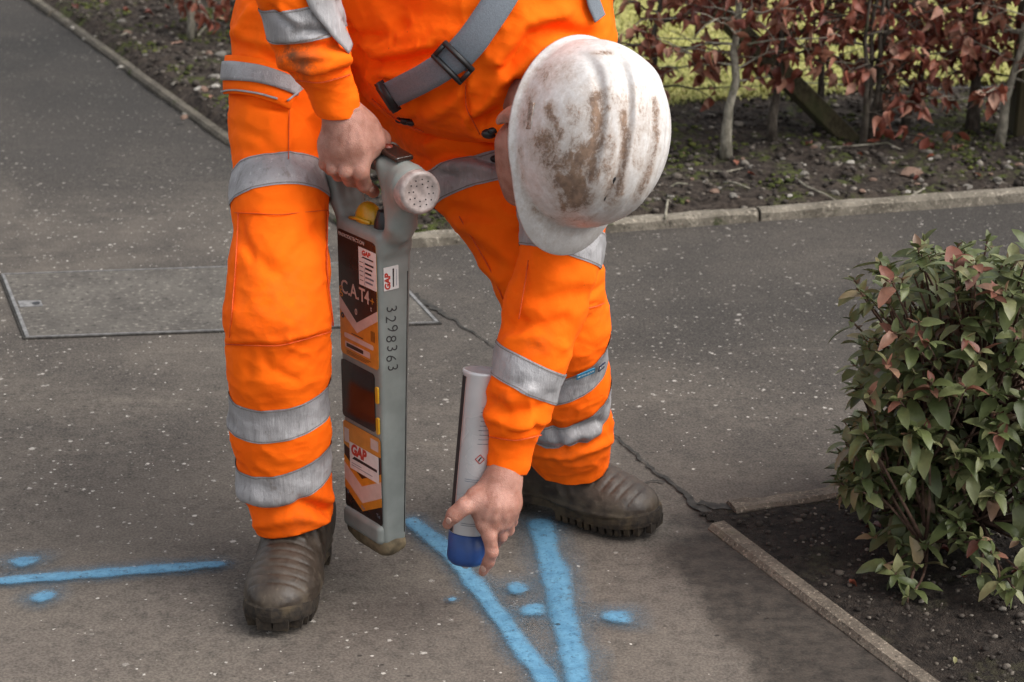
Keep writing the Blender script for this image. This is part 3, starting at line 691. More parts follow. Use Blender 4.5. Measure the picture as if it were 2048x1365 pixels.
FOLD_J = [([(700, 80), (780, 75), (800, 50)], -6, 14), ([(690, 90), (750, 95), (790, 70)], 4, 12), ([(740, 130), (800, 125), (870, 105)], -7, 12), ([(740, 145), (820, 150), (880, 120)], 5, 12), ([(745, 118), (800, 105), (860, 95)], 4, 10),
          ([(720, 110), (760, 160), (790, 200)], -4, 12), ([(830, 200), (880, 190), (920, 160)], -4, 14), ([(860, 230), (900, 210), (940, 170)], 4, 16), ([(930, 170), (935, 220), (960, 260)], -4, 6), ([(900, 240), (950, 250), (985, 240)], -3, 12),
          ([(960, 250), (1000, 220), (1030, 170)], -9, 14), ([(940, 240), (985, 200), (1010, 150)], 6, 16), ([(1010, 140), (1060, 70), (1110, 60), (1180, 70)], -8, 14), ([(1020, 160), (1080, 95), (1150, 90)], 5, 12), ([(1000, 120), (1050, 50), (1120, 30)], 6, 20),
          ([(750, 160), (790, 215), (830, 240)], 4, 12), ([(770, 230), (800, 245), (830, 240)], -5, 8), ([(690, 60), (710, 110), (720, 170)], -6, 12), ([(800, 20), (900, 40), (980, 30)], -3, 25),
          ([(560, 100), (600, 95), (690, 92)], -4, 9), ([(555, 112), (600, 112), (690, 110)], 3, 9), ([(570, 125), (620, 140), (690, 120)], 5, 12), ([(585, 150), (640, 156), (700, 140)], -5, 7), ([(540, 20), (580, 50), (620, 60)], -3, 8), ([(560, 15), (600, 50)], 3, 7), ([(590, 70), (650, 60), (690, 50)], -4, 8),
          ([(1020, 560), (1090, 600), (1160, 590)], -3, 20), ([(1040, 655), (1090, 650), (1130, 640)], -3, 14), ([(1000, 690), (1060, 670), (1120, 690)], 3, 16), ([(985, 700), (1010, 660), (1040, 640)], -2.5, 12), ([(1080, 520), (1120, 560), (1180, 560)], 3, 22), ([(1050, 500), (1030, 580), (1010, 640)], -2, 16),
          ([(980, 800), (1020, 830), (1080, 815)], -3, 12), ([(975, 830), (1010, 860), (1060, 850)], 4, 10), ([(990, 850), (1040, 872), (1075, 860)], -3, 7), ([(1020, 800), (1060, 780)], 3, 12), ([(1100, 790), (1070, 850)], -2, 9)]
def seg_dist(Q, pl):
    d = np.full(len(Q), 1e9)
    for a, b in zip(pl, pl[1:]):
        a = np.array(a, float); b = np.array(b, float); ab = b-a
        t = np.clip(((Q-a)@ab)/(ab@ab), 0, 1); d = np.minimum(d, np.linalg.norm(Q-a-t[:, None]*ab, axis=1))
    return d
def drape(V, F, folds, amp, seed, gain=1.5):
    N = vnormals(V, F); Q = project(V); view = np.array([0, 0, CAMH])-V; view /= np.linalg.norm(view, axis=1)[:, None]
    face = np.clip((N*view).sum(1)*2.2+.2, 0, 1)
    D = np.zeros(len(V))
    for pl, mm, w in folds: D += gain*mm*.001*np.exp(-(seg_dist(Q, pl)/w)**2)*face
    r = 1-np.abs(noise(V*np.array([13, 13, 9])+.6*noise(V*20, seed)[:, None], seed+1)); D += amp*.8*(r**5-.25)
    r = 1-np.abs(noise(V*np.array([24, 24, 40])+.5*noise(V*31, seed+7)[:, None], seed+2)); D += amp*.5*(r**6-.2)
    D += .0012*noise(V*55, seed+4)
    return relax(V+N*D[:, None], F, 1, .4)
def near(V, c, R): return np.linalg.norm(V-np.asarray(c), axis=1) < R
def open_cloth(name, V, F, cuts):          # cut the cloth open at its hems; only the faces round a hem go through bmesh
    for c, n, R in cuts:
        ok = near(V, c, R)[F].all(1); v, f, u = compact(V, F[ok]); bm = bmesh.new(); vv = [bm.verts.new(x) for x in v]
        for q in f: bm.faces.new([vv[i] for i in q])
        bmesh.ops.bisect_plane(bm, geom=bm.verts[:]+bm.edges[:]+bm.faces[:], plane_co=Vector(c), plane_no=Vector(unit(n)), clear_outer=True)
        bmesh.ops.triangulate(bm, faces=[g for g in bm.faces if len(g.verts) > 4])
        bm.verts.index_update(); v2 = np.array([x.co[:] for x in bm.verts]); f2 = [[x.index for x in g.verts] for g in bm.faces]; bm.free()
        f2 = np.array([g if len(g) == 4 else [g[0], g[1], g[2], g[2]] for g in f2])+len(V)
        V = np.concatenate([V, v2]); F = np.concatenate([F[~ok], f2])
    V, F, u = compact(V, F)
    key = np.round(V*1e5).astype(np.int64); _, first, inv = np.unique(key, axis=0, return_index=True, return_inverse=True)
    F = inv.reshape(-1)[F]; V = V[first]
    me = bpy.data.meshes.new(name); me.from_pydata(V.tolist(), [], [tuple(dict.fromkeys(q)) for q in F.tolist() if len(set(q)) > 2]); me.update(); me.validate()
    me.polygons.foreach_set('use_smooth', np.ones(len(me.polygons), bool)); me.materials.append(M['orange'])
    return put(bpy.data.objects.new(name, me))
M['stitch'] = plain('stitch_thread', (.2, .17, .16), .8, 0, .3, 900)
def band(name, V, F, c, n, half, R, m, parent, off=.0016, extra=None):
    c = np.array(c); n = unit(n); s = (V-c)@n; ok = (np.abs(s) < half+.02) & near(V, c, R)
    f = F[ok[F].all(1)]; v, f, u = compact(V, f)
    bm = bmesh.new(); vv = [bm.verts.new(x) for x in v]
    for q in f: bm.faces.new([vv[i] for i in q])
    for sg in (1, -1):
        g = bm.verts[:]+bm.edges[:]+bm.faces[:]
        bmesh.ops.bisect_plane(bm, geom=g, plane_co=Vector(c+n*sg*half), plane_no=Vector(n*sg), clear_outer=True)
    for co, no in (extra or []):
        bmesh.ops.bisect_plane(bm, geom=bm.verts[:]+bm.edges[:]+bm.faces[:], plane_co=Vector(co), plane_no=Vector(no), clear_outer=True)
    bm.normal_update()
    for x in bm.verts: x.co += x.normal*off
    o = bm_obj(name, bm, m, parent)
    if name == 'reflective_band' and half > .01:
        for sg in (1, -1): band('stitching', V, F, c+n*sg*(half-.0028), n, .0007, R, M['stitch'], parent, off+.0007)
    return o
def limb_axis(a, b): return unit(at(*a)-at(*b))

Vt, Ft = sdf_mesh(TROUSERS, .0042, *bounds(TROUSERS)); Vt = drape(Vt, Ft, FOLD_T, .0036, 51, 1.7)
HEM_R = (at(590, 1046, 2.905), limb_axis((592, 1120, 2.91), (568, 950, 2.90))+np.array([.13, -.16, 0]))
HEM_L = (at(1139, 905, 3.145), limb_axis((1140, 960, 3.17), (1124, 760, 3.07))+np.array([-.16, .0, 0]))
trousers = part(open_cloth('trousers', Vt, Ft, [(*HEM_R, .2), (*HEM_L, .2)]))
trousers.modifiers.new('cloth', 'SOLIDIFY').thickness = .0025
Vj, Fj = sdf_mesh(JACKET, .0042, *bounds(JACKET)); Vj = drape(Vj, Fj, FOLD_J, .0036, 61, 2.1)
CUT_L = (at(1012, 940, 2.802), limb_axis((1004, 975, 2.80), (1028, 880, 2.81))+np.array([0, -.15, 0]))
CUT_R = (at(680, 223, 2.885), limb_axis((692, 255, 2.89), (652, 150, 2.87))+np.array([-.25, -.1, 0]))
jacket = part(open_cloth('jacket', Vj, Fj, [(*CUT_L, .075), (*CUT_R, .075)]))
jacket.modifiers.new('cloth', 'SOLIDIFY').thickness = .0025
def blobs(V, L):
    Q = project(V); d = np.zeros(len(V))
    for x, y, r, w in L: d = np.maximum(d, w*np.exp(-((Q[:, 0]-x)**2+(Q[:, 1]-y)**2)/r**2))
    return d
def dirt_attr(o, L): 
    n = len(o.data.vertices); A = np.empty(n*3, np.float32); o.data.vertices.foreach_get('co', A); put_attr(o.data, 'dirt', blobs(A.reshape(-1, 3).astype(float), L))
dirt_attr(jacket, [(580, 110, 30, 1.3), (605, 128, 34, 1.1), (600, 95, 32, .9), (660, 90, 25, .4), (1075, 685, 25, .35), (1000, 800, 16, .3)])
dirt_attr(trousers, [(600, 1030, 60, .3), (470, 380, 25, .3), (560, 600, 90, .22), (1140, 890, 60, .3), (1130, 620, 60, .2), (800, 300, 60, .25)])

ax = limb_axis
# trouser bands
up = np.array([0, 0, 1.])
for c, n, half in (((556, 374, 2.97), ax((553, 250, 3.04), (560, 540, 2.89))+np.array([-.06, 0, 0]), .0275),
                   ((559, 803, 2.878), ax((557, 720, 2.87), (562, 900, 2.89))+np.array([-.14, 0, 0]), .0265), ((570, 930, 2.897), ax((560, 850, 2.885), (584, 1020, 2.905))+np.array([-.17, 0, 0]), .0265)):
    band('reflective_band', Vt, Ft, at(*c), n, half, .135, M['tape'], trousers)
for c, n, half in (((965, 372, 3.08), ax((955, 330, 3.1), (1100, 560, 3.0))*np.array([.25, 1, 1])+np.array([-.02, 0, 0]), .023),
                   ((1120, 712, 3.05), ax((1116, 650, 3.02), (1130, 800, 3.09))+np.array([-.22, .0, 0]), .0265), ((1128, 808, 3.09), ax((1124, 760, 3.07), (1136, 880, 3.14))+np.array([-.22, 0, 0]), .0265)):
    band('reflective_band', Vt, Ft, at(*c), n, half, .16, M['tape'], trousers)
# jacket bands
for c, n, half, R in (((1125, 480, 2.9), ax((1128, 400, 2.92), (1092, 610, 2.86))+np.array([.12, 0, 0]), .025, .13), ((1059, 748, 2.825), ax((1063, 720, 2.83), (1042, 800, 2.815))+np.array([.22, 0, 0]), .0235, .12),
                      ((598, 36, 2.857), ax((588, -50, 2.86), (625, 100, 2.86))+np.array([0.05, 0, 0]), .0235, .085)):
    band('reflective_band', Vj, Fj, at(*c), n, half, R, M['tape'], jacket)
# brace band over the chest
def laid(name, prims, pts, width, m, parent, off=.004, n=24, edge=5, taper=0.):       # webbing laid on the cloth along a photograph polyline
    L = [0]
    for a, b in zip(pts, pts[1:]): L.append(L[-1]+math.hypot(b[0]-a[0], b[1]-a[1]))
    rows = []
    for i in range(n+1):
        s = L[-1]*i/n; x = np.interp(s, L, [p[0] for p in pts]); y = np.interp(s, L, [p[1] for p in pts]); rows.append((x, y))
    for _ in range(3): rows = [rows[0]]+[((a[0]+2*b[0]+c[0])/4, (a[1]+2*b[1]+c[1])/4) for a, b, c in zip(rows, rows[1:], rows[2:])]+[rows[-1]]
    P = trace_many(prims, rows); prims = local_prims(prims, P.min(0)-.05, P.max(0)+.05); Nn = sdf_ns(prims, P); W = []
    for i, (p, nn_) in enumerate(zip(P, Nn)):
        t = unit(P[min(i+1, n)]-P[max(i-1, 0)]); sd = unit(np.cross(nn_, t)); W.append((p, nn_, sd))
    out = np.array([p+sd*e*width/2*(1-taper*(i/n)**2) for i, (p, nn_, sd) in enumerate(W) for e in np.linspace(-1, 1, edge)])
    for _ in range(4): out = out-sdf_ns(prims, out)*(sdf(out, prims)-off)[:, None]
    F = []
    for i in range(n):
        for k in range(edge-1): b = i*edge+k; F.append((b, b+1, b+edge+1, b+edge))
    Vv = relax(out, np.array(F), 2, .3)
    o = mobj(name, Vv, np.array(F), m); o.modifiers.new('thick', 'SOLIDIFY').thickness = .0022; o.modifiers['thick'].offset = 0
    o.parent = parent; return o, W
br, _ = laid('reflective_band', ARM_R, [(625, -40), (640, 8), (670, 60), (694, 100)], .043, M['tape'], jacket, .007, taper=.6)
st = empty('harness'); set_under(st, person); st.location = (0, 0, 0)
s1, W1 = laid('strap', JACKET, [(1020, -30), (990, 20), (950, 80), (915, 118)], .047, M['web'], st, .014)
s2, W2 = laid('strap', JACKET, [(928, 108), (860, 150), (792, 182)], .042, M['web'], st, .016)
s3, W3 = laid('strap', JACKET, [(1172, -30), (1180, 10), (1192, 40)], .03, M['web'], st, .008)
def buckle(Wp, t, w, l, m, h=.007):
    p, n_, sd = Wp; tt = unit(np.cross(sd, n_)); bm = bmesh.new()
    for (a0, a1, b0, b1) in ((-w/2, w/2, -l/2, -l/2+.007), (-w/2, w/2, l/2-.007, l/2), (-w/2, -w/2+.007, -l/2+.0065, l/2-.0065), (w/2-.007, w/2, -l/2+.0065, l/2-.0065)):
        vs_ = []
        for z in (0, h):
            for (a, b) in ((a0, b0), (a1, b0), (a1, b1), (a0, b1)): vs_.append(bm.verts.new(Vector(p+n_*(.0145+z)+sd*a+tt*b)))
        for f in ((0, 3, 2, 1), (4, 5, 6, 7), (0, 1, 5, 4), (1, 2, 6, 5), (2, 3, 7, 6), (3, 0, 4, 7)): bm.faces.new([vs_[i] for i in f])
    bmesh.ops.recalc_face_normals(bm, faces=bm.faces); bmesh.ops.bevel(bm, geom=bm.edges[:], offset=.0012, segments=2, affect='EDGES')
    return sub(bm_obj('buckle', bm, m), st)
buckle(W1[-1], 0, .058, .034, M['black']); 
p, n_, sd = W2[-1]; tt = unit(np.cross(sd, n_))
bm = bmesh.new(); bmesh.ops.create_cube(bm, size=1); bmesh.ops.bevel(bm, geom=bm.edges[:], offset=.12, segments=2, affect='EDGES')
mtx = Matrix(((sd[0]*.05, tt[0]*.018, n_[0]*.012, 0), (sd[1]*.05, tt[1]*.018, n_[1]*.012, 0), (sd[2]*.05, tt[2]*.018, n_[2]*.012, 0), (0, 0, 0, 1))); mtx.translation = Vector(p+n_*.017)
bmesh.ops.transform(bm, matrix=mtx, verts=bm.verts); sub(bm_obj('buckle', bm, M['black']), st)
for o in st.children: o.matrix_parent_inverse = Matrix.Translation(Vector(person.location))@Matrix.Identity(4) if False else Matrix.Identity(4)

# thigh pocket flap with its grey trim
flap_pr = TROUSERS
fl, _ = laid('pocket_flap', TROUSERS, [(448, 150), (480, 152), (520, 160), (560, 176), (592, 193)], .066, M['orange'], trousers, .009)
fb, _ = laid('flap_trim', TROUSERS, [(450, 143), (480, 145), (520, 152), (560, 166), (596, 184)], .031, M['tape'], trousers, .0125)
fe, _ = laid('flap_trim', TROUSERS, [(446, 183), (480, 185), (520, 194), (556, 205)], .003, M['tape'], trousers, .0125)
fe, _ = laid('flap_trim', TROUSERS, [(598, 182), (584, 198), (570, 210)], .003, M['tape'], trousers, .0128, n=6)
M['thread'] = plain('seam_thread', (.62, .075, .006), .8, 0, .1, 300)
for pts in ([(480, 424), (474, 540), (462, 684)], [(652, 418), (650, 540), (664, 655)], [(470, 426), (560, 432), (654, 420)], [(450, 688), (560, 691), (666, 661)], [(578, 215), (576, 322)], [(920, 430), (985, 540), (1010, 600)], [(1160, 618), (1190, 612), (1206, 606)]):
    laid('seam', TROUSERS, pts, .0016, M['thread'], trousers, .0028, n=20, edge=2)
for pts in ([(932, 165), (934, 215), (962, 268)], [(745, 195), (790, 235), (850, 262)], [(1060, 520), (1040, 640)], [(978, 872), (1030, 880), (1082, 868)], [(592, 158), (640, 164), (706, 146)]):
    laid('seam', JACKET, pts, .0016, M['thread'], jacket, .0028, n=20, edge=2)
# maker's tags on the side facing leg
def tag_plate(name, c, w, h, tilt, m, off, parent, prims):
    p = trace(prims, *c); n_ = sdf_n(prims, p); r = unit(np.cross(np.array([0, 0, 1.]), n_)); u = np.cross(n_, r)
    r2 = r*math.cos(tilt)+u*math.sin(tilt); u2 = np.cross(n_, r2); bm = bmesh.new()
    V, F = poly_prism(rrect(-w/2, -h/2, w/2, h/2, h*.15), .0012, lambda x, y, d: tuple(p+n_*(off+d)+r2*x+u2*y))
    vs_ = [bm.verts.new(v) for v in V]
    for f in F: bm.faces.new([vs_[i] for i in f])
    bmesh.ops.recalc_face_normals(bm, faces=bm.faces)
    o = bm_obj(name, bm, m, parent, False)
    return o, p+n_*(off+.0013), r2, u2, n_
def letter(s, size, p, r, u, n_, m, parent, name='lettering', **k):
    me = text_mesh(s, size, **k); me.materials.clear(); me.materials.append(m)
    o = put(bpy.data.objects.new(name, me), parent=parent)
    mt = Matrix(((r[0], u[0], n_[0], p[0]), (r[1], u[1], n_[1], p[1]), (r[2], u[2], n_[2], p[2]), (0, 0, 0, 1))); o.matrix_local = mt
    return o
M['tag_blue'] = plain('blue_tag', (.03, .22, .38), .6, 0, .1, 200); M['tag_navy'] = plain('navy_tag', (.02, .03, .06), .6, 0, .1, 200); M['white'] = plain('white_print', (.62, .6, .58), .6, 0, .05, 200)
t1, p, r, u, n_ = tag_plate('tag', (1167, 742), .032, .012, .24, M['tag_blue'], .006, trousers, TROUSERS); letter('service guide', .0055, p, r, u, n_, M['white'], trousers)
t2, p, r, u, n_ = tag_plate('tag', (1196, 729), .0155, .013, .24, M['tag_navy'], .007, trousers, TROUSERS); letter('RFX', .0078, p, r, u, n_, M['white'], trousers)
# toggles and zip end
for (x, y, r_) in ((978, 268, .0075), (985, 262, .005), (992, 318, .006), (812, 243, .006), (800, 241, .005), (822, 246, .005)):
    p = trace(JACKET if y < 300 or x < 900 else TROUSERS, x, y)
    if p is None: continue
    pr = [ell(p, np.eye(3), (r_*1.5, r_, r_))]; v, f = sdf_mesh(pr, .0015, *bounds(pr), L=2); sub(mobj('toggle', v, f, M['black']), jacket)

# ------------------------------------------------------------------ head, hands, body: one continuous surface
hc = unit((.5, -.836, .225)); hf = np.array((0, -.26, -.965)); hf = unit(hf-hc*(hf@hc)); hr = np.cross(hf, hc)
w8 = math.radians(8); hf, hr = hf*math.cos(w8)+hr*math.sin(w8), hr*math.cos(w8)-hf*math.sin(w8)
HR = at(1167, 268, 2.80); HB = np.array([hr, hf, hc])
def hd(r, f, c): return HR+hr*r+hf*f+hc*c
B = []
B += [ell(hd(0, -.005, .02), HB, (.076, .096, .09), .03), ell(hd(0, .022, -.045), HB, (.074, .076, .08), .03), ell(hd(0, .05, -.105), HB, (.055, .045, .04), .03), cone(hd(.05, .02, -.1), hd(.02, .085, -.125), .026, .02, .03), cone(hd(-.05, .02, -.1), hd(-.02, .085, -.125), .026, .02, .03)]
B += [cone(hd(0, .093, -.02), hd(0, .112, -.055), .009, .013, .012), cone(hd(-.018, .088, -.082), hd(.018, .088, -.082), .007, .007, .01), cone(hd(-.035, .086, -.005), hd(.035, .086, -.005), .01, .01, .015)]
B += [minus(ell(hd(s*.032, .1, -.025), HB, (.014, .01, .009), .012)) for s in (-1, 1)]+[ell(hd(s*.031, .083, -.026), HB, (.012, .012, .012), .003) for s in (-1, 1)]
for s in (1, -1):
    B += [ell(hd(s*.081, -.012, -.068), np.array([unit(hr*.8+hf*s*0-hf*.5), unit(hf*.8+hr*.5), hc]), (.007, .019, .031), .006), minus(ell(hd(s*.09, -.004, -.068), HB, (.008, .009, .018), .006))]
B += [cone(hd(0, -.035, -.06), at(1030, 170, 3.0), .058, .062, .03)]
B += chain([(1010, 110, 3.05, 75), (860, 60, 3.18, 65), (720, 20, 3.24, 60)], .03)
B += chain([(1030, 100, 3.03, 58), (1105, 150, 2.98, 45), (1110, 400, 2.92, 40), (1092, 610, 2.86, 37), (1055, 740, 2.83, 36), (1030, 860, 2.81, 34), (1012, 940, 2.802, 31)], .02)
B += chain([(960, 20, 3.1, 58), (840, -180, 3.08, 48), (650, -160, 2.97, 40), (588, -50, 2.86, 38), (616, 70, 2.86, 37), (660, 180, 2.877, 36), (686, 232, 2.885, 36)], .02)
B += chain([(720, 20, 3.24, 58), (600, 0, 3.18, 54), (555, 250, 3.04, 46), (556, 620, 2.865, 38), (560, 850, 2.885, 34), (590, 1080, 2.905, 32)], .02)
B += chain([(720, 20, 3.24, 58), (830, 60, 3.25, 54), (955, 330, 3.1, 46), (1108, 590, 3.0, 38), (1124, 760, 3.07, 34), (1120, 960, 3.17, 32)], .02)
# hand on the can (person's left)
HL = []
HL += chain([(1012, 930, 2.802, 31), (1006, 962, 2.79, 33)], .012)
HL += chain([(990, 965, 2.785, 25), (962, 1005, 2.765, 24), (966, 1050, 2.752, 15)], .016)          # index metacarpal
HL += chain([(1003, 965, 2.78, 28), (990, 1010, 2.762, 27), (988, 1048, 2.755, 17)], .016)
HL += chain([(1012, 965, 2.785, 24), (1014, 1010, 2.77, 22), (1010, 1045, 2.765, 16)], .016)
HL += chain([(1015, 965, 2.79, 20), (1024, 1005, 2.785, 15), (1024, 1034, 2.785, 12.5)], .014)
HL += chain([(968, 1048, 2.752, 15.5), (979, 1072, 2.745, 15), (984, 1104, 2.742, 13), (977, 1124, 2.748, 12), (966, 1144, 2.755, 9.5)], .004)      # index finger on the nozzle
HL += chain([(982, 975, 2.785, 22), (950, 998, 2.762, 20), (928, 1014, 2.748, 16), (909, 1030, 2.745, 14.5), (895, 1049, 2.75, 10.5)], .008)       # thumb
HL += chain([(992, 1048, 2.757, 15), (1002, 1072, 2.775, 13.5), (990, 1086, 2.805, 12.5), (965, 1085, 2.828, 11), (945, 1080, 2.832, 9.5)], .003)  # middle
HL += chain([(1012, 1042, 2.768, 14), (1016, 1060, 2.79, 13), (998, 1066, 2.822, 12), (970, 1060, 2.84, 11), (950, 1055, 2.84, 9.5)], .003)
HL += chain([(1025, 1032, 2.785, 12), (1024, 1044, 2.806, 11.5), (1004, 1045, 2.832, 10.5), (978, 1040, 2.84, 9)], .003)
# hand on the detector handle (person's right)
HRd = []
HRd += chain([(684, 226, 2.885, 36), (695, 255, 2.885, 42)], .015)
HRd += chain([(715, 250, 2.897, 34), (738, 285, 2.892, 28), (728, 312, 2.875, 20)], .016)
HRd += chain([(702, 255, 2.887, 36), (705, 290, 2.875, 30), (700, 318, 2.867, 20)], .016)
HRd += chain([(690, 255, 2.887, 32), (680, 295, 2.879, 27), (675, 320, 2.875, 18.5)], .016)
HRd += chain([(678, 255, 2.892, 28), (662, 290, 2.892, 22), (656, 316, 2.887, 16)], .016)
HRd += chain([(728, 312, 2.871, 17.5), (722, 345, 2.86, 16.5), (728, 369, 2.88, 15), (747, 384, 2.905, 12.5)], .004)
HRd += chain([(698, 318, 2.865, 15), (691, 344, 2.858, 14), (699, 361, 2.885, 13), (722, 366, 2.927, 12)], .003)
HRd += chain([(673, 318, 2.873, 14), (666, 338, 2.868, 13), (677, 351, 2.897, 12.5), (704, 352, 2.937, 11.5)], .003)
HRd += chain([(654, 314, 2.885, 12.5), (649, 329, 2.886, 11.5), (661, 340, 2.912, 11), (690, 340, 2.947, 10)], .003)
HRd += chain([(735, 255, 2.902, 24), (762, 280, 2.927, 17), (768, 300, 2.957, 15), (750, 318, 2.982, 12)], .012)
B += HL+HRd
Vb, Fb = sdf_mesh(B, .0025, *bounds(B)); 
Nb = vnormals(Vb, Fb); Qb = project(Vb)
tend = np.zeros(len(Vb))
for pl, mm, w in (([(992, 975), (970, 1035)], .0012, 5), ([(1000, 972), (990, 1038)], .0012, 5), ([(1008, 972), (1010, 1035)], .001, 5), ([(988, 1040), (990, 1050)], .0014, 9), ([(1012, 1034), (1012, 1042)], .0012, 8),
                  ([(978, 1097), (992, 1100)], -.0014, 3), ([(976, 1103), (992, 1106)], -.001, 3), ([(974, 1109), (990, 1111)], -.0008, 3), ([(702, 250), (700, 310)], .001, 5), ([(690, 255), (675, 312)], .001, 5), ([(715, 255), (727, 305)], .001, 5),
                  ([(642, 240), (715, 212)], -.001, 3), ([(645, 248), (718, 222)], -.0009, 3), ([(930, 985), (940, 1000)], -.001, 3), ([(925, 990), (934, 1004)], -.0008, 3)):
    tend += mm*np.exp(-(seg_dist(Qb, pl)/w)**2)
Vb = Vb+Nb*tend[:, None]
body = part(mobj('body', relax(Vb, Fb, 1, .3), Fb, M['skin']))
# nails
M['nail'] = plain('fingernail', (.48, .29, .23), .3, 0, .05, 100)
for (x, y, Y, dx, dy) in ((897, 1042, 2.742, -.5, .8), (966, 1138, 2.746, -.5, .85), (744, 380, 2.893, .8, .55)):
    p = at(x, y, Y); p = trace(B, x, y); n0 = sdf_n(B, p); t_ = unit(np.array([dx, 0, -dy])-n0*(np.array([dx, 0, -dy])@n0)); pr = [ell(p-n0*.0002, np.array([t_, np.cross(n0, t_), n0]), (.0065, .005, .0014))]
    v, f = sdf_mesh(pr, .0009, *bounds(pr, .006), L=2); part(mobj('fingernail', v, f, M['nail']))
# short hair under the helmet
hp = [ell(hd(0, -.02, -.012), HB, (.081, .094, .05), .01), minus(ell(hd(0, .07, -.03), HB, (.1, .06, .1), .01)), minus(ell(hd(0, -.02, .045), HB, (.1, .12, .04), .01))]
v, f = sdf_mesh(hp, .003, *bounds(hp), L=3); part(mobj('hair', v, f, plain('brown_hair', (.03, .018, .01), .7, 0, .5, 300, .8)))

# ------------------------------------------------------------------ helmet
def helmet_mesh():
    NT_, NP = 56, 144; V, F = [], []
    def radius(ph):                       # outline at the rim: side .107, front .128, back .13
        c, s = math.cos(ph), math.sin(ph)          # ph 0 = side, pi/2 = front
        return .102*.13/math.sqrt((.13*c)**2+(.102*s)**2)
    for i in range(NT_+1):
        t = i/NT_
        for j in range(NP):
            ph = 2*math.pi*j/NP; rr = radius(ph); th = t*math.pi/2
            k = math.sin(th)**.84; x = rr*k*math.cos(ph); y = rr*k*math.sin(ph); z = .138*max(0., math.cos(th))**.9
            # three raised ribs front to back with grooves between
            side = x; fade = sm(.118, .075, abs(y))*sm(.97, .8, t)
            rib = 0
            for cx, w_, a in ((0, .0125, .0052), (.037, .0085, .0042), (-.037, .0085, .0042)):
                rib += a*float(sm(w_+.004, w_-.002, abs(side-cx)))
            for cx in (.0185, -.0185, .0535, -.0535): rib -= .0026*float(sm(.006, .002, abs(side-cx)))
            n_ = np.array([x/.102**2, y/.13**2, z/.142**2]); n_ = n_/max(1e-9, np.linalg.norm(n_))
            p = np.array([x, y, z])+n_*rib*float(fade)
            V.append(p)
    # rim flange and peak
    rings = []
    for (o, z, pk) in ((.001, -.010, .0), (.0035, -.0135, .35), (.0062, -.0165, 1.), (.0066, -.0195, 1.), (.004, -.0185, .45), (-.003, -.0125, 0), (-.004, .0, 0)):
        for j in range(NP):
            ph = 2*math.pi*j/NP; rr = radius(ph); s = math.sin(ph); fr = float(sm(.5, 1., s))
            e = o+pk*.033*fr; x = (rr+o)*math.cos(ph); y = (rr+e)*math.sin(ph)
            V.append(np.array([x, y, z-pk*.012*fr]))
    n = NT_+1+7
    for i in range(n-1):
        for j in range(NP):
            a = i*NP+j; b = i*NP+(j+1) % NP; F.append((a, a+NP, b+NP, b))
    V = np.array(V)
    V[:NP] = V[:NP].mean(0)
    return V, np.array(F), NP
V, F, NP = helmet_mesh()
hel = bpy.data.objects.new('helmet', mesh_data('helmet', V, F[NP:] if False else F, M['helmet']))
put(hel); hel.data.update()
mt = Matrix(((hr[0], hf[0], hc[0], HR[0]), (hr[1], hf[1], hc[1], HR[1]), (hr[2], hf[2], hc[2], HR[2]), (0, 0, 0, 1)))
Vw = V@np.array([hr, hf, hc])+HR
def smear(V, L):
    Q = project(V); d = np.zeros(len(V))
    for pl, r, w in L: d = np.maximum(d, w*np.exp(-(seg_dist(Q, pl)/r)**2))
    return d
put_attr(hel.data, 'dirt', smear(Vw, [([(1098, 215), (1112, 250), (1122, 275)], 14, .8), ([(1194, 195), (1194, 260), (1184, 310), (1184, 350)], 22, .85), ([(1215, 215), (1195, 225)], 12, .7), ([(1095, 285), (1110, 330), (1145, 320), (1170, 300)], 34, .85), ([(1115, 335), (1130, 370), (1150, 400)], 30, .85), ([(1140, 330), (1160, 395)], 30, .85), ([(1150, 220), (1150, 290)], 30, .5), ([(1120, 385), (1128, 418)], 9, .8),
     ([(1246, 230), (1252, 280), (1247, 330), (1238, 385)], 13, .8), ([(1310, 200), (1312, 280), (1298, 345), (1270, 400)], 10, .62), ([(1265, 250), (1275, 330)], 18, .4), ([(1060, 180), (1050, 240)], 22, .35), ([(1085, 150), (1130, 140)], 25, .36), ([(1185, 107), (1225, 106)], 7, .5), ([(1060, 400), (1090, 440), (1180, 440)], 16, .38), ([(1040, 300), (1048, 380)], 10, .4), ([(1215, 280), (1220, 400)], 22, .55), ([(1170, 180), (1210, 190), (1250, 200)], 24, .42), ([(1280, 180), (1290, 260)], 18, .42)]))
hel.matrix_world = mt; hel.parent = person; hel.matrix_parent_inverse = Matrix.Translation(-Vector(person.location))
for y_, x_ in ((.062, .0185), (.084, .0185)):
    z_ = .138*(1-(y_/.13)**2-(x_/.102)**2)**.47
    V2, F2 = tube([(x_, y_-.007, z_+.002), (x_, y_, z_+.0005), (x_-.001, y_+.007, z_-.003)], [.0016, .0026, .0014], 8); o = mobj('vent_slot', V2, F2, M['black']); o.parent = hel
V2, F2 = poly_prism(rrect(-.018, -.006, .018, .006, .002), .003, lambda x, y, d: (.0985+d, x-.01, .022+y)); o = mobj('accessory_slot', V2, F2, M['helmet'], False); o.parent = hel
put_attr(o.data, 'dirt', np.full(len(o.data.vertices), .6))

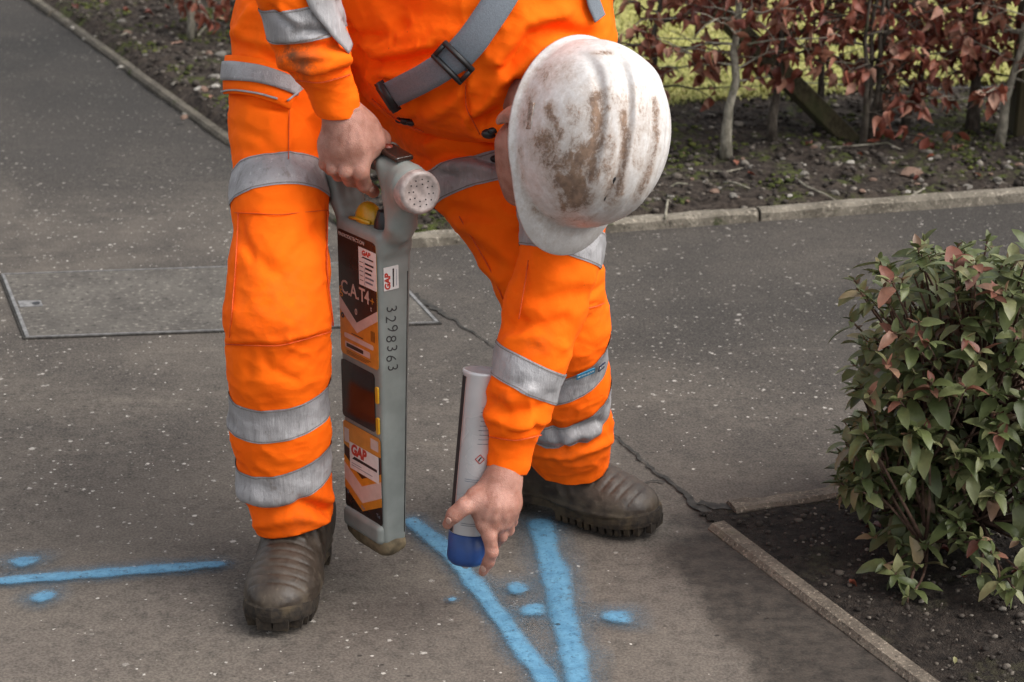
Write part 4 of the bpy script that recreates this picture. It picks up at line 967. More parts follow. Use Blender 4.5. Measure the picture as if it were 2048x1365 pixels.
# ------------------------------------------------------------------ boots
def boot_parts():
    P = [ell((.125, 0, .042), np.eye(3), (.08, .056, .041), .02), cone((.05, 0, .047), (.12, 0, .042), .045, .043, .02), cone((0, 0, .1), (.085, 0, .058), .045, .04, .03), cone((-.035, 0, .042), (-.028, 0, .1), .043, .045, .03),
         cone((0, 0, .08), (-.004, 0, .095), .048, .047, .03), minus(box((.05, 0, -.03), np.eye(3), (.3, .2, .055), .001, .004))]
    V, F = sdf_mesh(P, .0026, (-.12, -.09, 0), (.24, .09, .29), L=4)
    N = vnormals(V, F); D = np.zeros(len(V)); x, y, z = V.T
    up_ = np.clip(N[:, 2]*1.5, 0, 1)
    s = x+4.5*y*y
    for k, c in enumerate((.1, .116, .132, .147, .162, .178)): D -= .0018*np.exp(-((s-c)/.0022)**2)*sm(.05, .035, np.abs(y))*sm(0, .3, N[:, 2])
    for c in (.055, .07, .085): D += .0022*np.exp(-((x-c)/.0035)**2)*sm(.034, .026, np.abs(y))*up_
    for c in (.128, .150, .172): D += .0016*np.exp(-((z-c)/.004)**2)*(x > .0)*sm(.04, .03, np.abs(y))
    for sg in (1, -1):                                   # V shaped side panels
        d = np.minimum(seg_dist(np.stack([x, z], 1), [(.0, .16), (.055, .055)]), seg_dist(np.stack([x, z], 1), [(.025, .16), (.075, .06)]))
        D += .0026*np.exp(-(d/.0045)**2)*sm(.2, .6, N[:, 1]*sg)
    D += .0022*np.exp(-((z-.036)/.004)**2)
    V = V+N*D[:, None]+.0007*fbm(V*60, 3)[:, None]*N
    me = mesh_data('boot_upper', V, F, M['boot'])
    # sole
    def half(xx):
        t = (xx+.083)/.29
        return np.interp(t, [0, .03, .09, .2, .38, .55, .72, .85, .93, .98, 1], [.0, .022, .036, .041, .037, .043, .051, .05, .041, .023, .0])
    xs = np.concatenate([np.linspace(-.083, -.06, 7), np.linspace(-.05, .17, 22), np.linspace(.177, .207, 9)])
    out = [(a, half(a)) for a in xs]+[(a, -half(a)) for a in xs[::-1][1:-1]]
    V, F = [], []; n = len(out)
    lift = lambda a: .008*float(sm(.12, .207, a))**1.2+.004*float(sm(-.05, -.083, a))
    for (z, g) in ((.036, -.003), (.033, .0012), (.027, .0028), (.021, .0036), (.013, .003), (.0118, .001)):
        for (a, b) in out:
            r = math.hypot(a-.06, b*2.2); k = 1+g/max(.02, r); V.append((.06+(a-.06)*(1+g/.14), b*(1+g/.05), z+lift(a)+(.009 if -.02 < a < .035 and z < .02 else 0)))
    for i in range(5):
        for j in range(n): F.append((i*n+j, (i+1)*n+j, (i+1)*n+(j+1) % n, i*n+(j+1) % n))
    F.append(tuple(range(5*n, 6*n))); F.append(tuple(range(n))[::-1])
    lug_at = list(np.linspace(-.076, -.028, 5))+list(np.linspace(.045, .201, 12))
    for a in lug_at:
        for sg in (1, -1):
            h_ = half(a); w_ = .0045; z1 = .0165+lift(a); z0 = lift(a)*.8
            for (x0, x1, y0, y1) in ((a-w_, a+w_, h_*1.07*sg, max(.0, h_-.022)*sg),):
                b = len(V)
                for zz, q in ((z0, .93), (z1, 1.)):
                    V += [(x0, y0*q, zz), (x1, y0*q*.99, zz), (x1, y1, zz), (x0, y1, zz)]
                F += [(b, b+1, b+2, b+3), (b+4, b+7, b+6, b+5), (b, b+4, b+5, b+1), (b+1, b+5, b+6, b+2), (b+2, b+6, b+7, b+3), (b+3, b+7, b+4, b)]
    for (x0, x1, w_) in ((.196, .212, .03), (.2, .214, .012)):
        pass
    return me, V, F
bme, sV, sF = boot_parts()
bm = bmesh.new(); vv = [bm.verts.new(v) for v in sV]
for f in sF:
    try: bm.faces.new([vv[i] for i in f])
    except ValueError: pass
bmesh.ops.recalc_face_normals(bm, faces=bm.faces); sme = bpy.data.meshes.new('boot_sole'); bm.to_mesh(sme); bm.free(); sme.materials.append(M['sole'])
for (heel, toe, lean) in ((ground(602, 1150), ground(545, 1278), 0), (ground(1002, 1000), ground(1272, 1062), 0)):
    d = unit((toe-heel)[:2]); c = heel[:2]+d*.083
    if heel[0] < -.2: c = toe[:2]-d*.207
    b = bpy.data.objects.new('boot', bme); put(b)
    b.matrix_world = Matrix.Translation((c[0], c[1], .0065))@Matrix.Rotation(math.atan2(d[1], d[0]), 4, 'Z')
    set_under(b, person)
    s = bpy.data.objects.new('sole', sme); put(s, parent=b)

# ------------------------------------------------------------------ cable detector held by its handle
DW, DT = .115, .062
ang = math.atan2(-.79, .61); U = np.array([math.cos(ang), math.sin(ang)]); W_ = np.array([-U[1], U[0]])
cor = at(771, 1106, 2.865); DZ = cor[2]-.004
dc = cor[:2]-(U*DW/2-W_*DT/2)*.965
det = empty('cable_detector', (dc[0], dc[1], DZ), ang, label='grey handheld cable detector with long blade gripped by its handle', cat='detector')
det.scale = (.965, .965, .968)
I3 = np.eye(3)
def lc(a, b, ra, rb, k=.012): return cone(a, b, ra, rb, k)
def ubar(pts, y, r, k=.01):
    return [lc((a[0], s*y, a[1]), (b[0], s*y, b[1]), r, r, k) for a, b in zip(pts, pts[1:]) for s in (-1, 0, 1)]
DET = [box((0, 0, .27), I3, (DW/2, DT/2, .256), .009, .006)]
DET += [box((.004, 0, .508), I3, (DW/2+.002, DT/2-.003, .018), .012, .012)]
DET += ubar([(-.05, .505), (-.070, .545), (-.085, .59), (-.078, .615)], .016, .011, .008)           # rear arm of the handle
DET += ubar([(-.076, .618), (-.02, .628), (.04, .628)], .008, .0125, .008)                            # grip bar
DET += ubar([(.050, .628), (.066, .585), (.074, .54), (.05, .505)], .015, .0095, .007)                             # front column
DET += [lc((.07, 0, .612), (.094, 0, .609), .023, .031, .010), lc((.055, 0, .622), (.078, 0, .622), .021, .02, .010), lc((.09, 0, .59), (.058, 0, .512), .02, .009, .012), lc((.086, 0, .595), (.072, 0, .53), .024, .016, .015)]
v, f = sdf_mesh(DET, .0026, (-.13, -.07, 0), (.18, .07, .72), L=4)
def slim(v):                               # the blade narrows towards its foot
    k = np.clip(1-v[:, 2]/.5, 0, 1); v = np.array(v, float); v[:, 1] = -DT/2+(v[:, 1]+DT/2)*(1-.34*k); v[:, 0] = np.where(v[:, 0] < 0, v[:, 0]*(1-.07*k), v[:, 0]); return v
v = slim(v)
shell = mobj('casing', relax(v, f, 1, .4), f, M['grey'], parent=det)
FACE = -DT/2
def flat(name, pts, m, off=.0006, th=.0007, parent=det):       # print or plate on the broad side; x runs to the near edge
    V, F = poly_prism(pts, th, lambda x, y, d: (x, FACE-off-d, y)); bm = bmesh.new(); vs_ = [bm.verts.new(q) for q in V]
    for g in F: bm.faces.new([vs_[i] for i in g])
    bmesh.ops.recalc_face_normals(bm, faces=bm.faces); return bm_obj(name, bm, m, parent, False)
def flat2(name, pts, m, off=.0006, th=.0006, parent=det):      # on the narrow side; x runs away from the near edge
    V, F = poly_prism(pts, th, lambda x, y, d: (DW/2+off+d, x, y)); bm = bmesh.new(); vs_ = [bm.verts.new(q) for q in V]
    for g in F: bm.faces.new([vs_[i] for i in g])
    bmesh.ops.recalc_face_normals(bm, faces=bm.faces); return bm_obj(name, bm, m, parent, False)
ex, ez = np.array([1., 0, 0]), np.array([0, 0, 1.]); nb = np.array([0, -1., 0])
def txt(s, x, z, size, m, off=.0016, sx=1., **k):
    return letter(s, size, np.array([x, FACE-off, z]), ex*sx, ez, nb, m, det, **k)
M['pblack'] = plain('panel_black', (.022, .014, .012), .3, 0, .2, 40, .05); M['pyellow'] = plain('panel_yellow', (.5, .2, .02), .4, 0, .1, 60, .05); M['ppale'] = plain('panel_pale', (.5, .4, .36), .4, 0, .08, 60, .05)
M['screen'] = plain('screen_window', (.03, .014, .01), .18, 0, .5, 15, .02, .6); M['sticker'] = plain('sticker_white', (.6, .57, .55), .5, 0, .05, 100, .03); M['red'] = plain('print_red', (.42, .03, .015), .5, 0, .1, 100, .02); M['ink'] = plain('black_ink', (.014, .013, .014), .6, 0, .1, 100, .02)
M['yellow'] = plain('yellow_plastic', (.5, .26, .01), .4, 0, .1, 60, .05); M['worn'] = plain('worn_bumper', (.14, .105, .06), .75, 0, .4, 60, .3); M['ptext'] = plain('print_pale', (.5, .38, .33), .5, 0, .05, 100, .02)
L, R_ = -.051, .0525
flat('panel', rrect(L, .309, R_, .512, .007), M['pyellow'])
flat('chevron', [(L, .382), (L, .404), (-.004, .371), (R_, .405), (R_, .389), (-.004, .354)], M['ppale'], .0014, .0003)
top = [(L, .404), (-.004, .371), (R_, .405)]+[p for p in rrect(L, .309, R_, .512, .007)[:10]]
flat('panel_dark', [(R_, .405), (R_, .505), (R_-.002, .51), (R_-.007, .512), (L+.007, .512), (L+.002, .51), (L, .505), (L, .404), (-.004, .371)], M['pblack'], .0014, .0003)
flat('print_bar', rrect(-.04, .338, .04, .346, .003), M['ppale'], .0014, .0003); flat('print_bar', rrect(-.038, .322, .03, .332, .001), M['ppale'], .0014, .0003)
flat('print_bar', rrect(-.034, .324, .012, .330, .001), M['pblack'], .0018, .0003)
for k in range(4): flat('print_bar', [(.034+.003*k, .352), (.0352+.003*k, .352), (.0352+.003*k, .369), (.034+.003*k, .369)], M['pblack'], .0014, .0002)
flat('print_bar', rrect(-.02, .3485, .012, .3500, .0005), M['pblack'], .0014, .0002)
for k in range(3): flat('print_bar', [(-.035, .312+.0025*k), (.02+.006*k, .312+.0025*k), (.02+.006*k, .3128+.0025*k), (-.035, .3128+.0025*k)], M['pblack'], .0014, .0002)
txt('RADIODETECTION', -.013, .504, .0082, M['ptext'], .0018)
txt('g', -.0452, .4165, .026, M['pyellow'], .0018); txt('C.A.T', -.012, .4195, .031, M['ptext'], .0018, .9, bold=.0003); txt('4', .0262, .4195, .031, M['ptext'], .0018, .9, bold=.0001); txt('+', .0405, .417, .02, M['pyellow'], .0018)
txt('0', -.005, .388, .014, M['ptext'], .0018); txt('t', .037, .405, .012, M['ptext'], .0018)
txt('o', -.043, .374, .016, M['pblack'], .0018, bold=.0008)
# hire company stickers
def sticker(x0, z0, x1, z1, rows):
    flat('sticker', rrect(x0, z0, x1, z1, .001), M['sticker'], .0020, .0004)
sticker(.007, .437, .0535, .497, 0)
txt('GAP', .027, .4895, .0105, M['red'], .0026, 1.1, bold=.0005, shear=.2)
flat('print_bar', [(.015, .4815), (.047, .4815), (.047, .4838), (.02, .4838)], M['ink'], .0025, .0002)
for k in range(5):
    z = .4735-.0072*k
    flat('print_bar', [(.0095, z), (.019, z), (.019, z+.0009), (.0095, z+.0009)], M['ink'], .0025, .0002); flat('print_bar', [(.0245, z-.0012), (.047-.003*(k % 3), z-.0012), (.047-.003*(k % 3), z+.0018), (.0245, z+.0018)], M['ink'] if k < 3 else M['lidgrey'], .0025, .0002)
flat('print_bar', [(.0218, .439), (.0222, .439), (.0222, .478), (.0218, .478)], M['ink'], .0025, .0002)
# screen window with its two yellow hinges
flat('screen', rrect(L, .203, .040, .2995, .006), M['screen'], .0006, .0016)
for z in (.268, .217): flat('hinge', rrect(.0445, z-.0135, .0515, z+.0135, .002), M['yellow'], .0006, .003)
# lower panel
flat('panel', rrect(L, .047, R_, .196, .006), M['pblack'])
def vee(t0, e0, t1, e1, m, off): flat('chevron', [(L, e0), (-.002, t0), (R_, e0), (R_, e1), (-.002, t1), (L, e1)], m, off, .0003)
flat('print_bar', [(L, .155), (-.03, .15), (R_, .165), (R_, .192), (R_-.004, .196), (L+.004, .196), (L, .192)], M['pyellow'], .0014, .0003)
vee(.054, .081, .068, .096, M['pyellow'], .0014); vee(.068, .096, .097, .124, M['ppale'], .0014); vee(.097, .124, .11, .137, M['pyellow'], .0014)
flat('print_bar', rrect(-.048, .16, -.035, .184, .001), M['ppale'], .0018, .0002); flat('print_bar', rrect(.026, .172, .047, .19, .001), M['ppale'], .0018, .0002)
flat('sticker', rrect(-.033, .119, .0475, .164, .001), M['sticker'], .0022, .0004)
txt('GAP', -.008, .153, .0245, M['red'], .0028, .9, bold=.0012, shear=.15)
flat('print_bar', [(-.026, .137), (.043, .137), (.043, .1415), (-.02, .1425)], M['ink'], .0027, .0002)
for k in range(2): flat('print_bar', [(-.028, .1255+.004*k), (.0+.03*(1-k), .1255+.004*k), (.0+.03*(1-k), .1265+.004*k), (-.028, .1265+.004*k)], M['lidgrey'], .0027, .0002)
txt('0', -.042, .074, .011, M['lidgrey'], .0018); txt('Rx', .0, .061, .009, M['lidgrey'], .0018); txt('Tx', .042, .062, .009, M['lidgrey'], .0018)
# narrow side: small sticker and the inked number
flat2('sticker', rrect(-.0235, .437, .0035, .474, .001), M['sticker'], .0010)
letter('GAP', .0135, np.array([DW/2+.0019, -.0165, .4505]), ez, np.array([0, -1., 0]), np.array([1., 0, 0]), M['red'], det, bold=.0006, shear=.2)
flat2('print_bar', [(-.0075, .441), (-.0055, .441), (-.0045, .47), (-.0075, .47)], M['ink'], .0018, .0002); flat2('print_bar', [(-.001, .442), (-.0003, .442), (-.0003, .468), (-.001, .468)], M['lidgrey'], .0018, .0002)
M['marker'] = plain('marker_ink', (.03, .027, .027), .7, 0, .4, 300, .02)
zz = .4065
for ch, tw in zip('3298363', (.06, -.04, .1, -.05, .02, -.08, .05)):
    rr_ = -ez*math.cos(tw)+np.array([0, 1., 0])*math.sin(tw); uu_ = np.array([0, 1., 0])*math.cos(tw)+ez*math.sin(tw)
    letter(ch, .0275, np.array([DW/2+.0004, -.0115+tw*.02, zz]), rr_*.92, uu_, np.array([1., 0, 0]), M['marker'], det, bold=-.0003, shear=.1); zz -= .0158
# edge seams, end block, bumper
bb = [box((0, FACE+.004, .031), I3, (DW/2-.004, .012, .0175), .0095, .004)]; v, f = sdf_mesh(bb, .002, (-.08, -.07, -.01), (.08, .02, .07), L=3); mobj('end_block', v, f, M['grey'], parent=det)
bb = [box((0, 0, .01), I3, (DW/2+.0025, DT/2+.0025, .013), .0125, .004), lc((-.025, 0, .012), (.03, 0, .012), .026, .026, .012), lc((-.025, -.012, .012), (.03, -.012, .012), .022, .022, .012)]; v, f = sdf_mesh(bb, .0025, (-.1, -.07, -.04), (.1, .07, .04), L=3); mobj('bumper', slim(v), f, M['worn'], parent=det)
for y in (DT/2-.008,): mobj('seam', *tube([(DW/2-.0002, FACE+(y-FACE)*.68, .03), (DW/2-.0002, FACE+(y-FACE)*.97, .46)], .0009, 6), M['dirt'], parent=det)
# loudspeaker cap with its drilled holes
sd = unit(np.array([.93, -.16, .12])); sc_ = np.array([.112, 0, .602]); sa = unit(np.cross(sd, ez)); sb = np.cross(sa, sd)
def lathe(name, prof, m, N=40):
    V, F = [], []
    for (h, r) in prof:
        for k in range(N): w = 2*math.pi*k/N; V.append(sc_+sd*h+(sa*math.cos(w)+sb*math.sin(w))*r)
    for i in range(len(prof)-1):
        for k in range(N): F.append((i*N+k, i*N+(k+1) % N, (i+1)*N+(k+1) % N, (i+1)*N+k))
    F.append(tuple(range((len(prof)-1)*N, len(prof)*N))); return mobj(name, V, F, m, parent=det)
M['cap'] = plain('worn_speaker_cap', (.33, .27, .25), .38, 0, .25, 90, .1)
cap = lathe('speaker_cap', [(-.006, .0325), (.014, .0325), (.0185, .0312), (.0205, .0285), (.021, .0255), (.0198, .024), (.0198, .0005)], M['cap'])
for rad, n in ((.0125, 8), (.0195, 12)):
    for k in range(n):
        w = 2*math.pi*(k+.3)/n; c = sc_+sd*.0197+(sa*math.cos(w)+sb*math.sin(w))*rad
        o = mobj('sound_hole', *tube([tuple(c-sd*.001), tuple(c+sd*.0006)], .0011, 8), M['ink']); o.parent = cap
# keypad on the head, trigger, yellow and black knobs seen through the grip
M['led'] = plain('dull_red_button', (.16, .03, .018), .45)
bb = [box((.061, 0, .6475), np.array([unit((1, 0, -.12)), (0, 1, 0), unit((.12, 0, 1))]), (.027, .016, .0045), .0035, .002)]; v, f = sdf_mesh(bb, .0016, (.02, -.04, .6), (.12, .04, .68), L=3)
kp = mobj('keypad', v, f, M['screen'], parent=det)
o = mobj('button', *tube([(.043, 0, .6525), (.0435, 0, .6555)], .007, 14), M['led']); o.parent = kp
bb = [ell((-.006, -.004, .53), I3, (.027, .018, .028), .004)]; v, f = sdf_mesh(bb, .002, *bounds(bb), L=3); mobj('yellow_knob', v, f, M['yellow'], parent=det)
mobj('knob_ridge', *tube([(-.034, -.02, .529), (-.006, -.0235, .535), (.018, -.018, .533)], .003, 8), M['yellow'], parent=det)
bb = [ell((.036, -.002, .528), I3, (.018, .018, .03), .004)]+[lc((.036+.016*math.cos(w), -.002+.017*math.sin(w), .515), (.036+.010*math.cos(w), -.002+.010*math.sin(w), .553), .004, .0025, .002) for w in np.linspace(0, 6.28, 11)[:-1]]
v, f = sdf_mesh(bb, .0018, *bounds(bb), L=3); mobj('black_knob', v, f, M['black'], parent=det)
bb = [lc((.034, 0, .606), (.033, 0, .588), .008, .006, .004)]; v, f = sdf_mesh(bb, .0018, *bounds(bb), L=3); mobj('trigger', v, f, M['screen'], parent=det)

# ------------------------------------------------------------------ inverted marking paint can
ca, cb = at(966, 741, 2.845), at(932, 1122, 2.795); cax = unit(cb-ca); CLEN = np.linalg.norm(cb-ca)
can = empty('paint_can', tuple(cb)); can['label'] = 'white and blue spray paint can held upside down over the line'; can['category'] = 'spray can'
can.rotation_mode = 'QUATERNION'; can.rotation_quaternion = Vector(-cax).to_track_quat('Z', 'Y')
def turn(name, prof, m, N=36):
    V, F = [], []
    for (r, z) in prof:
        for k in range(N): w = 2*math.pi*k/N; V.append((r*math.cos(w), r*math.sin(w), z))
    for i in range(len(prof)-1):
        for k in range(N): F.append((i*N+k, i*N+(k+1) % N, (i+1)*N+(k+1) % N, (i+1)*N+k))
    F.append(tuple(range((len(prof)-1)*N, len(prof)*N))); F.append(tuple(range(N))[::-1])
    return mobj(name, V, F, m, parent=can)
M['canwhite'] = plain('can_white', (.55, .55, .56), .3, .15, .04, 30, .02); M['canblue'] = plain('can_blue_cap', (.012, .05, .19), .45, 0, .1, 60, .05)
CR = .0285
turn('can_body', [(CR-.0015, .045), (CR, .0465), (CR, CLEN-.006), (CR+.0012, CLEN-.004), (CR+.0012, CLEN), (CR-.002, CLEN+.001), (CR-.004, CLEN-.004), (.002, CLEN-.012)], M['canwhite'])
turn('cap', [(.012, -.004), (CR-.006, -.003), (CR-.001, .002), (CR+.0008, .008), (CR+.0008, .044), (CR-.001, .0452)], M['canblue'])
turn('nozzle', [(.004, -.011), (.006, -.009), (.007, -.003)], M['canwhite'], 16)
Rc = np.array(can.rotation_quaternion.to_matrix()); cl = Rc.T@unit(np.array([0, 0, CAMH])-(ca+cb)/2); th0 = math.atan2(cl[1], cl[0])
right_l = Rc.T@np.array([1., 0, 0]); sg = 1 if (-math.sin(th0)*right_l[0]+math.cos(th0)*right_l[1]) > 0 else -1
def wrap(name, t0, t1, z0, z1, m, r=CR+.0004):       # print round the can; angles from the side that faces the camera, + to the right
    n = max(2, int(abs(t1-t0)/.12)); V = []
    for i in range(n+1):
        w = th0+sg*(t0+(t1-t0)*i/n); V += [(r*math.cos(w), r*math.sin(w), z0), (r*math.cos(w), r*math.sin(w), z1)]
    return mobj(name, V, [(2*i, 2*i+2, 2*i+3, 2*i+1) for i in range(n)], m, parent=can)
wrap('stripe', -1.75, -.95, .047, CLEN-.008, M['ink']); M['pinkline'] = plain('pink_line', (.42, .3, .28), .4); wrap('stripe', -.95, -.88, .047, CLEN-.008, M['pinkline'])
for k in range(9): wrap('print_line', .05+.03*(k % 3), .75-.05*(k % 4), .185+.0068*k, .1858+.0068*k, M['lidgrey'])
for z, t1 in ((.128, .25), (.131, .4), (.061, .75), (.064, .6)): wrap('print_line', -.45, t1, z, z+.0007, M['lidgrey'])
def wrap_text(s, size, t, z, m, r=CR+.0006):
    w = th0+sg*t; n_ = np.array([math.cos(w), math.sin(w), 0]); rr_ = np.array([-math.sin(w), math.cos(w), 0])*sg; uu_ = np.cross(n_, rr_)
    return letter(s, size, n_*r, rr_, uu_, n_, m, can), n_, rr_, uu_
# hazard diamond
w = th0+sg*.25; n_ = np.array([math.cos(w), math.sin(w), 0]); rr_ = np.array([-math.sin(w), math.cos(w), 0])*sg
for (a, b) in (((-1, 0), (0, 1)), ((0, 1), (1, 0)), ((1, 0), (0, -1)), ((0, -1), (-1, 0))):
    q = [n_*(CR+.0008-.0009*abs(c[0]))+rr_*c[0]*.0068+np.array([0, 0, .163+c[1]*.0068]) for c in (a, b)]
    mobj('hazard_mark', *tube(q, .0006, 6), M['red'], parent=can)
q = n_*(CR+.0006)+np.array([0, 0, .163]); mobj('hazard_mark', *tube([q-rr_*.002-np.array([0, 0, .003]), q+np.array([0, 0, .001]), q+rr_*.002+np.array([0, 0, .003])], .0009, 6), M['ink'], parent=can)

# ------------------------------------------------------------------ hedge saplings, shrub, bed litter
def soil_z(VV):
    key = {}
    k = np.round(VV[:, :2]/.03).astype(int)
    for (a, b), z in zip(map(tuple, k), VV[:, 2]): key[(a, b)] = z
    return lambda x, y: key.get((int(round(x/.03)), int(round(y/.03))), .02)
zA, zB = soil_z(VA), soil_z(VB)
def leaf_mesh(name, L, W, fold, curl, wav, m, n=5, seed=0, ex=.62, tp=.12):
    r = random.Random(seed); V, F = [], []
    for i in range(n+1):
        t = i/n; w = W*math.sin(math.pi*min(1, t**.9*.97+.02))**ex*.5*(1-tp*t) if 0 < i < n else .0006
        z = curl*L*(t*t)*(-1)+wav*L*math.sin(t*7+seed); x = L*t
        k = r.uniform(.85, 1.15)
        V += [(x, -w*k, z+fold*w+r.uniform(-1, 1)*wav*L*.6), (x, 0, z), (x, w*k, z+fold*w+r.uniform(-1, 1)*wav*L*.6)]
    for i in range(n):
        for s in (0, 1): b = i*3+s; F.append((b, b+3, b+4, b+1))
    V += [(-L*.14, 0, .001), (0, .0006, 0)]; F.append((len(V)-2, len(V)-1, 1))
    return mesh_data(name, V, F, m, True)
BEECH = [leaf_mesh('leaf', .037*s, .025*s, f, c, .05, M['beech'], 6, k, .95, .35) for k, (s, f, c) in enumerate(((1, .7, .4), (.8, 1.3, .8), (1.12, .4, .15), (.9, 1.8, .9), (.7, .9, -.5), (1.05, 1.1, .5), (.85, 2.2, -.3), (1, .5, -.6)))]
SHRUB_DEF = lambda mat: [leaf_mesh('leaf', .0365*s, .0195*s, f, c, .012, mat, seed=20+k, ex=.6, tp=.12) for k, (s, f, c) in enumerate(((1, .35, .25), (.85, .5, .1), (1.15, .25, .35), (.7, .5, .05), (.95, .6, .5), (.55, .7, -.1)))]
SHRUB = SHRUB_DEF(M['shrub']); SHRUB_RED = SHRUB_DEF(M['shrub_red'])
def orient(p, d, roll=0., s=1.):
    d = Vector(d).normalized(); q = d.to_track_quat('X', 'Z').to_matrix().to_4x4()
    return Matrix.Translation(Vector(p))@q@Matrix.Rotation(roll, 4, 'X')@Matrix.Scale(s, 4)
def mass(name, mats, base, m, parent):                 # many leaves joined into one part
    V, F = [], []
    for (me, mt) in mats:
        b = len(V); V += [tuple(mt@v.co) for v in me.vertices]; F += [tuple(b+i for i in p.vertices) for p in me.polygons]
    return mobj(name, V, F, m, True, parent=parent, kind='stuff') if V else None
def wob(a, b, n, amp, rnd):
    a, b = Vector(a), Vector(b); P = []
    for i in range(n+1):
        t = i/n; P.append(a.lerp(b, t)+Vector((rnd.uniform(-1, 1), rnd.uniform(-1, 1), rnd.uniform(-.5, .5)))*amp*math.sin(math.pi*min(1, t+.12)))
    return P
def sapling(px, py, lean, r0, nleaf, label, bark, seed, low=.13, stems=1, spread=.33, h=.72, group='beech saplings of the copper hedge'):
    rnd = random.Random(seed); g = ground(px, py, .03); gz = zA(g[0], g[1])-.012
    root = empty('beech_sapling', (g[0], g[1], gz), label=label, cat='sapling', group=group)
    V, F = [], []; tips = []
    for s in range(stems):
        a = rnd.uniform(0, 6.28); off = (0 if stems == 1 else .03); b0 = Vector((math.cos(a)*off, math.sin(a)*off, 0))
        top = Vector((lean+rnd.uniform(-.06, .06), rnd.uniform(-.08, .08), h))+b0*2.5
        P = wob(b0, top, 10, .010, rnd); k = .8 if stems > 1 else 1
        P[0] = b0
        rad = [r0*k*(1.35 if i == 0 else 1.08 if i == 1 else 1-.075*i) for i in range(11)]
        tube(P, rad, 10, V, F)
        for i in range(30 if stems == 1 else 13):
            z = low+(h-low)*(i+rnd.random())/(30 if stems == 1 else 13); t = min(.999, z/h); j = int(t*10); p = P[j].lerp(P[min(10, j+1)], t*10-j)
            w = rnd.uniform(0, 6.28); l = rnd.uniform(.14, spread)*(1 if z < .5 else .8)
            q = p+Vector((math.cos(w)*l, math.sin(w)*l*.7, rnd.uniform(-.05, .13)))
            B_ = wob(p, q, 5, .018, rnd); tube(B_, [.0038, .003, .0025, .002, .0016, .001], 5, V, F)
            for u in range(1, 6):
                tips.append(B_[u])
                if u > 1:
                    e = B_[u]+Vector((rnd.uniform(-.07, .07), rnd.uniform(-.05, .05), rnd.uniform(-.05, .06))); tube([B_[u], B_[u].lerp(e, .5)+Vector((0, 0, .006)), e], [.0015, .0012, .0008], 4, V, F)
                    tips += [e, B_[u].lerp(e, .6)]
    mobj('trunk', V, F, bark, parent=root)
    inn, outl = [], []; ztop = .40-.205*(g[1]-5.5)
    rnd.shuffle(tips)
    for p in tips:
        for _ in range(2):
            d = Vector((rnd.uniform(-1, 1), rnd.uniform(-1, 1), rnd.uniform(-1.5, -.1))); mt = orient(p+Vector((rnd.uniform(-.012, .012), rnd.uniform(-.012, .012), 0)), d, rnd.uniform(-1.5, 1.5), rnd.uniform(.75, 1.2))
            (inn if p.z+gz < ztop+.03 and p.z > low-.05 else outl).append((rnd.choice(BEECH), mt))
    for me, mt in inn[:nleaf]:
        o = bpy.data.objects.new('leaf', me); col.objects.link(o); o.parent = root; o.matrix_local = mt
    mass('upper_leaves', outl[:110], None, M['beech_i'], root)
    return root
sapling(1453, 308, .03, .0135, 225, 'pale barked sapling standing nearest the white helmet', M['bark'], 3, low=.2)
sapling(1545, 288, .0, .012, 110, 'thin dark sapling just behind the leaning timber brace', M['bark_dark'], 5, low=.22, spread=.24)
sapling(1748, 292, .04, .010, 290, 'many stemmed leafy sapling at the foot of the timber brace', M['bark_dark'], 9, low=.05, stems=4, spread=.3)
sapling(1805, 262, .16, .011, 215, 'dark sapling slanting to the right past the many stemmed one', M['bark_dark'], 12, low=.13)
sapling(1945, 256, .02, .017, 225, 'grey sapling between the slanting one and the palest far right stem', M['bark_dark'], 15, low=.14)
sapling(1997, 288, .05, .0125, 255, 'pale barked sapling in front of the post at the right edge', M['bark'], 18, low=.15)
sapling(1300, 262, .0, .010, 210, 'sapling half hidden behind the white helmet', M['bark_dark'], 21, low=.14)
sapling(2170, 300, .0, .016, 130, 'sapling at the extreme right beyond the fence post', M['bark'], 24, low=.1)
sapling(1640, 250, .0, .010, 210, 'slim sapling at the back behind the timber brace', M['bark_dark'], 27, low=.17)
sapling(398, 72, .02, .012, 50, 'slim pale stemmed sapling left of the orange trouser leg', M['bark'], 33, low=.09, stems=2, spread=.26)
sapling(470, 60, .02, .010, 70, 'leafy sapling just behind the orange trouser hip', M['bark_dark'], 36, low=.06, spread=.2)

# fence: leaning brace, post, wires, plastic wire tightener
def beam(name, a, b, w, t, m, up=(0, 0, 1), **k):
    a, b = Vector(a), Vector(b); d = (b-a).normalized(); s = d.cross(Vector(up)).normalized(); u = s.cross(d); bm = bmesh.new(); rings = []
    n = 16
    for i in range(n+1):
        p = a.lerp(b, i/n); j = noise(np.array([[i*.7, 3.3, w*90]]), 5)[0]*.002
        rings.append([bm.verts.new(p+s*x*(w/2)+u*y*(t/2)+u*j) for x, y in ((-1, -.8), (-.85, -1), (.85, -1), (1, -.8), (1, .8), (.85, 1), (-.85, 1), (-1, .8))])
    for q, r in zip(rings, rings[1:]):
        for k_ in range(8): bm.faces.new((q[k_], q[(k_+1) % 8], r[(k_+1) % 8], r[k_]))
    bm.faces.new(rings[0][::-1]); bm.faces.new(rings[-1]); bmesh.ops.recalc_face_normals(bm, faces=bm.faces)
    return bm_obj(name, bm, m, None, False, **k)
b0, b1 = ground(1712, 296, 0.0), at(1400, -15, 5.75)
ext = b1+(b1-b0)*1.2
beam('timber_brace', b0-(b1-b0)*.06, ext, .05, .095, M['wood'], (0, -1, .3), label='square timber brace leaning diagonally among the saplings', cat='timber brace')
p0 = ground(2052, 284); beam('fence_post', (p0[0], p0[1], -.1), (p0[0], p0[1], 1.1), .09, .09, M['wood'], (0, 1, 0), label='dark upright timber fence post at the right edge of the hedge', cat='fence post')
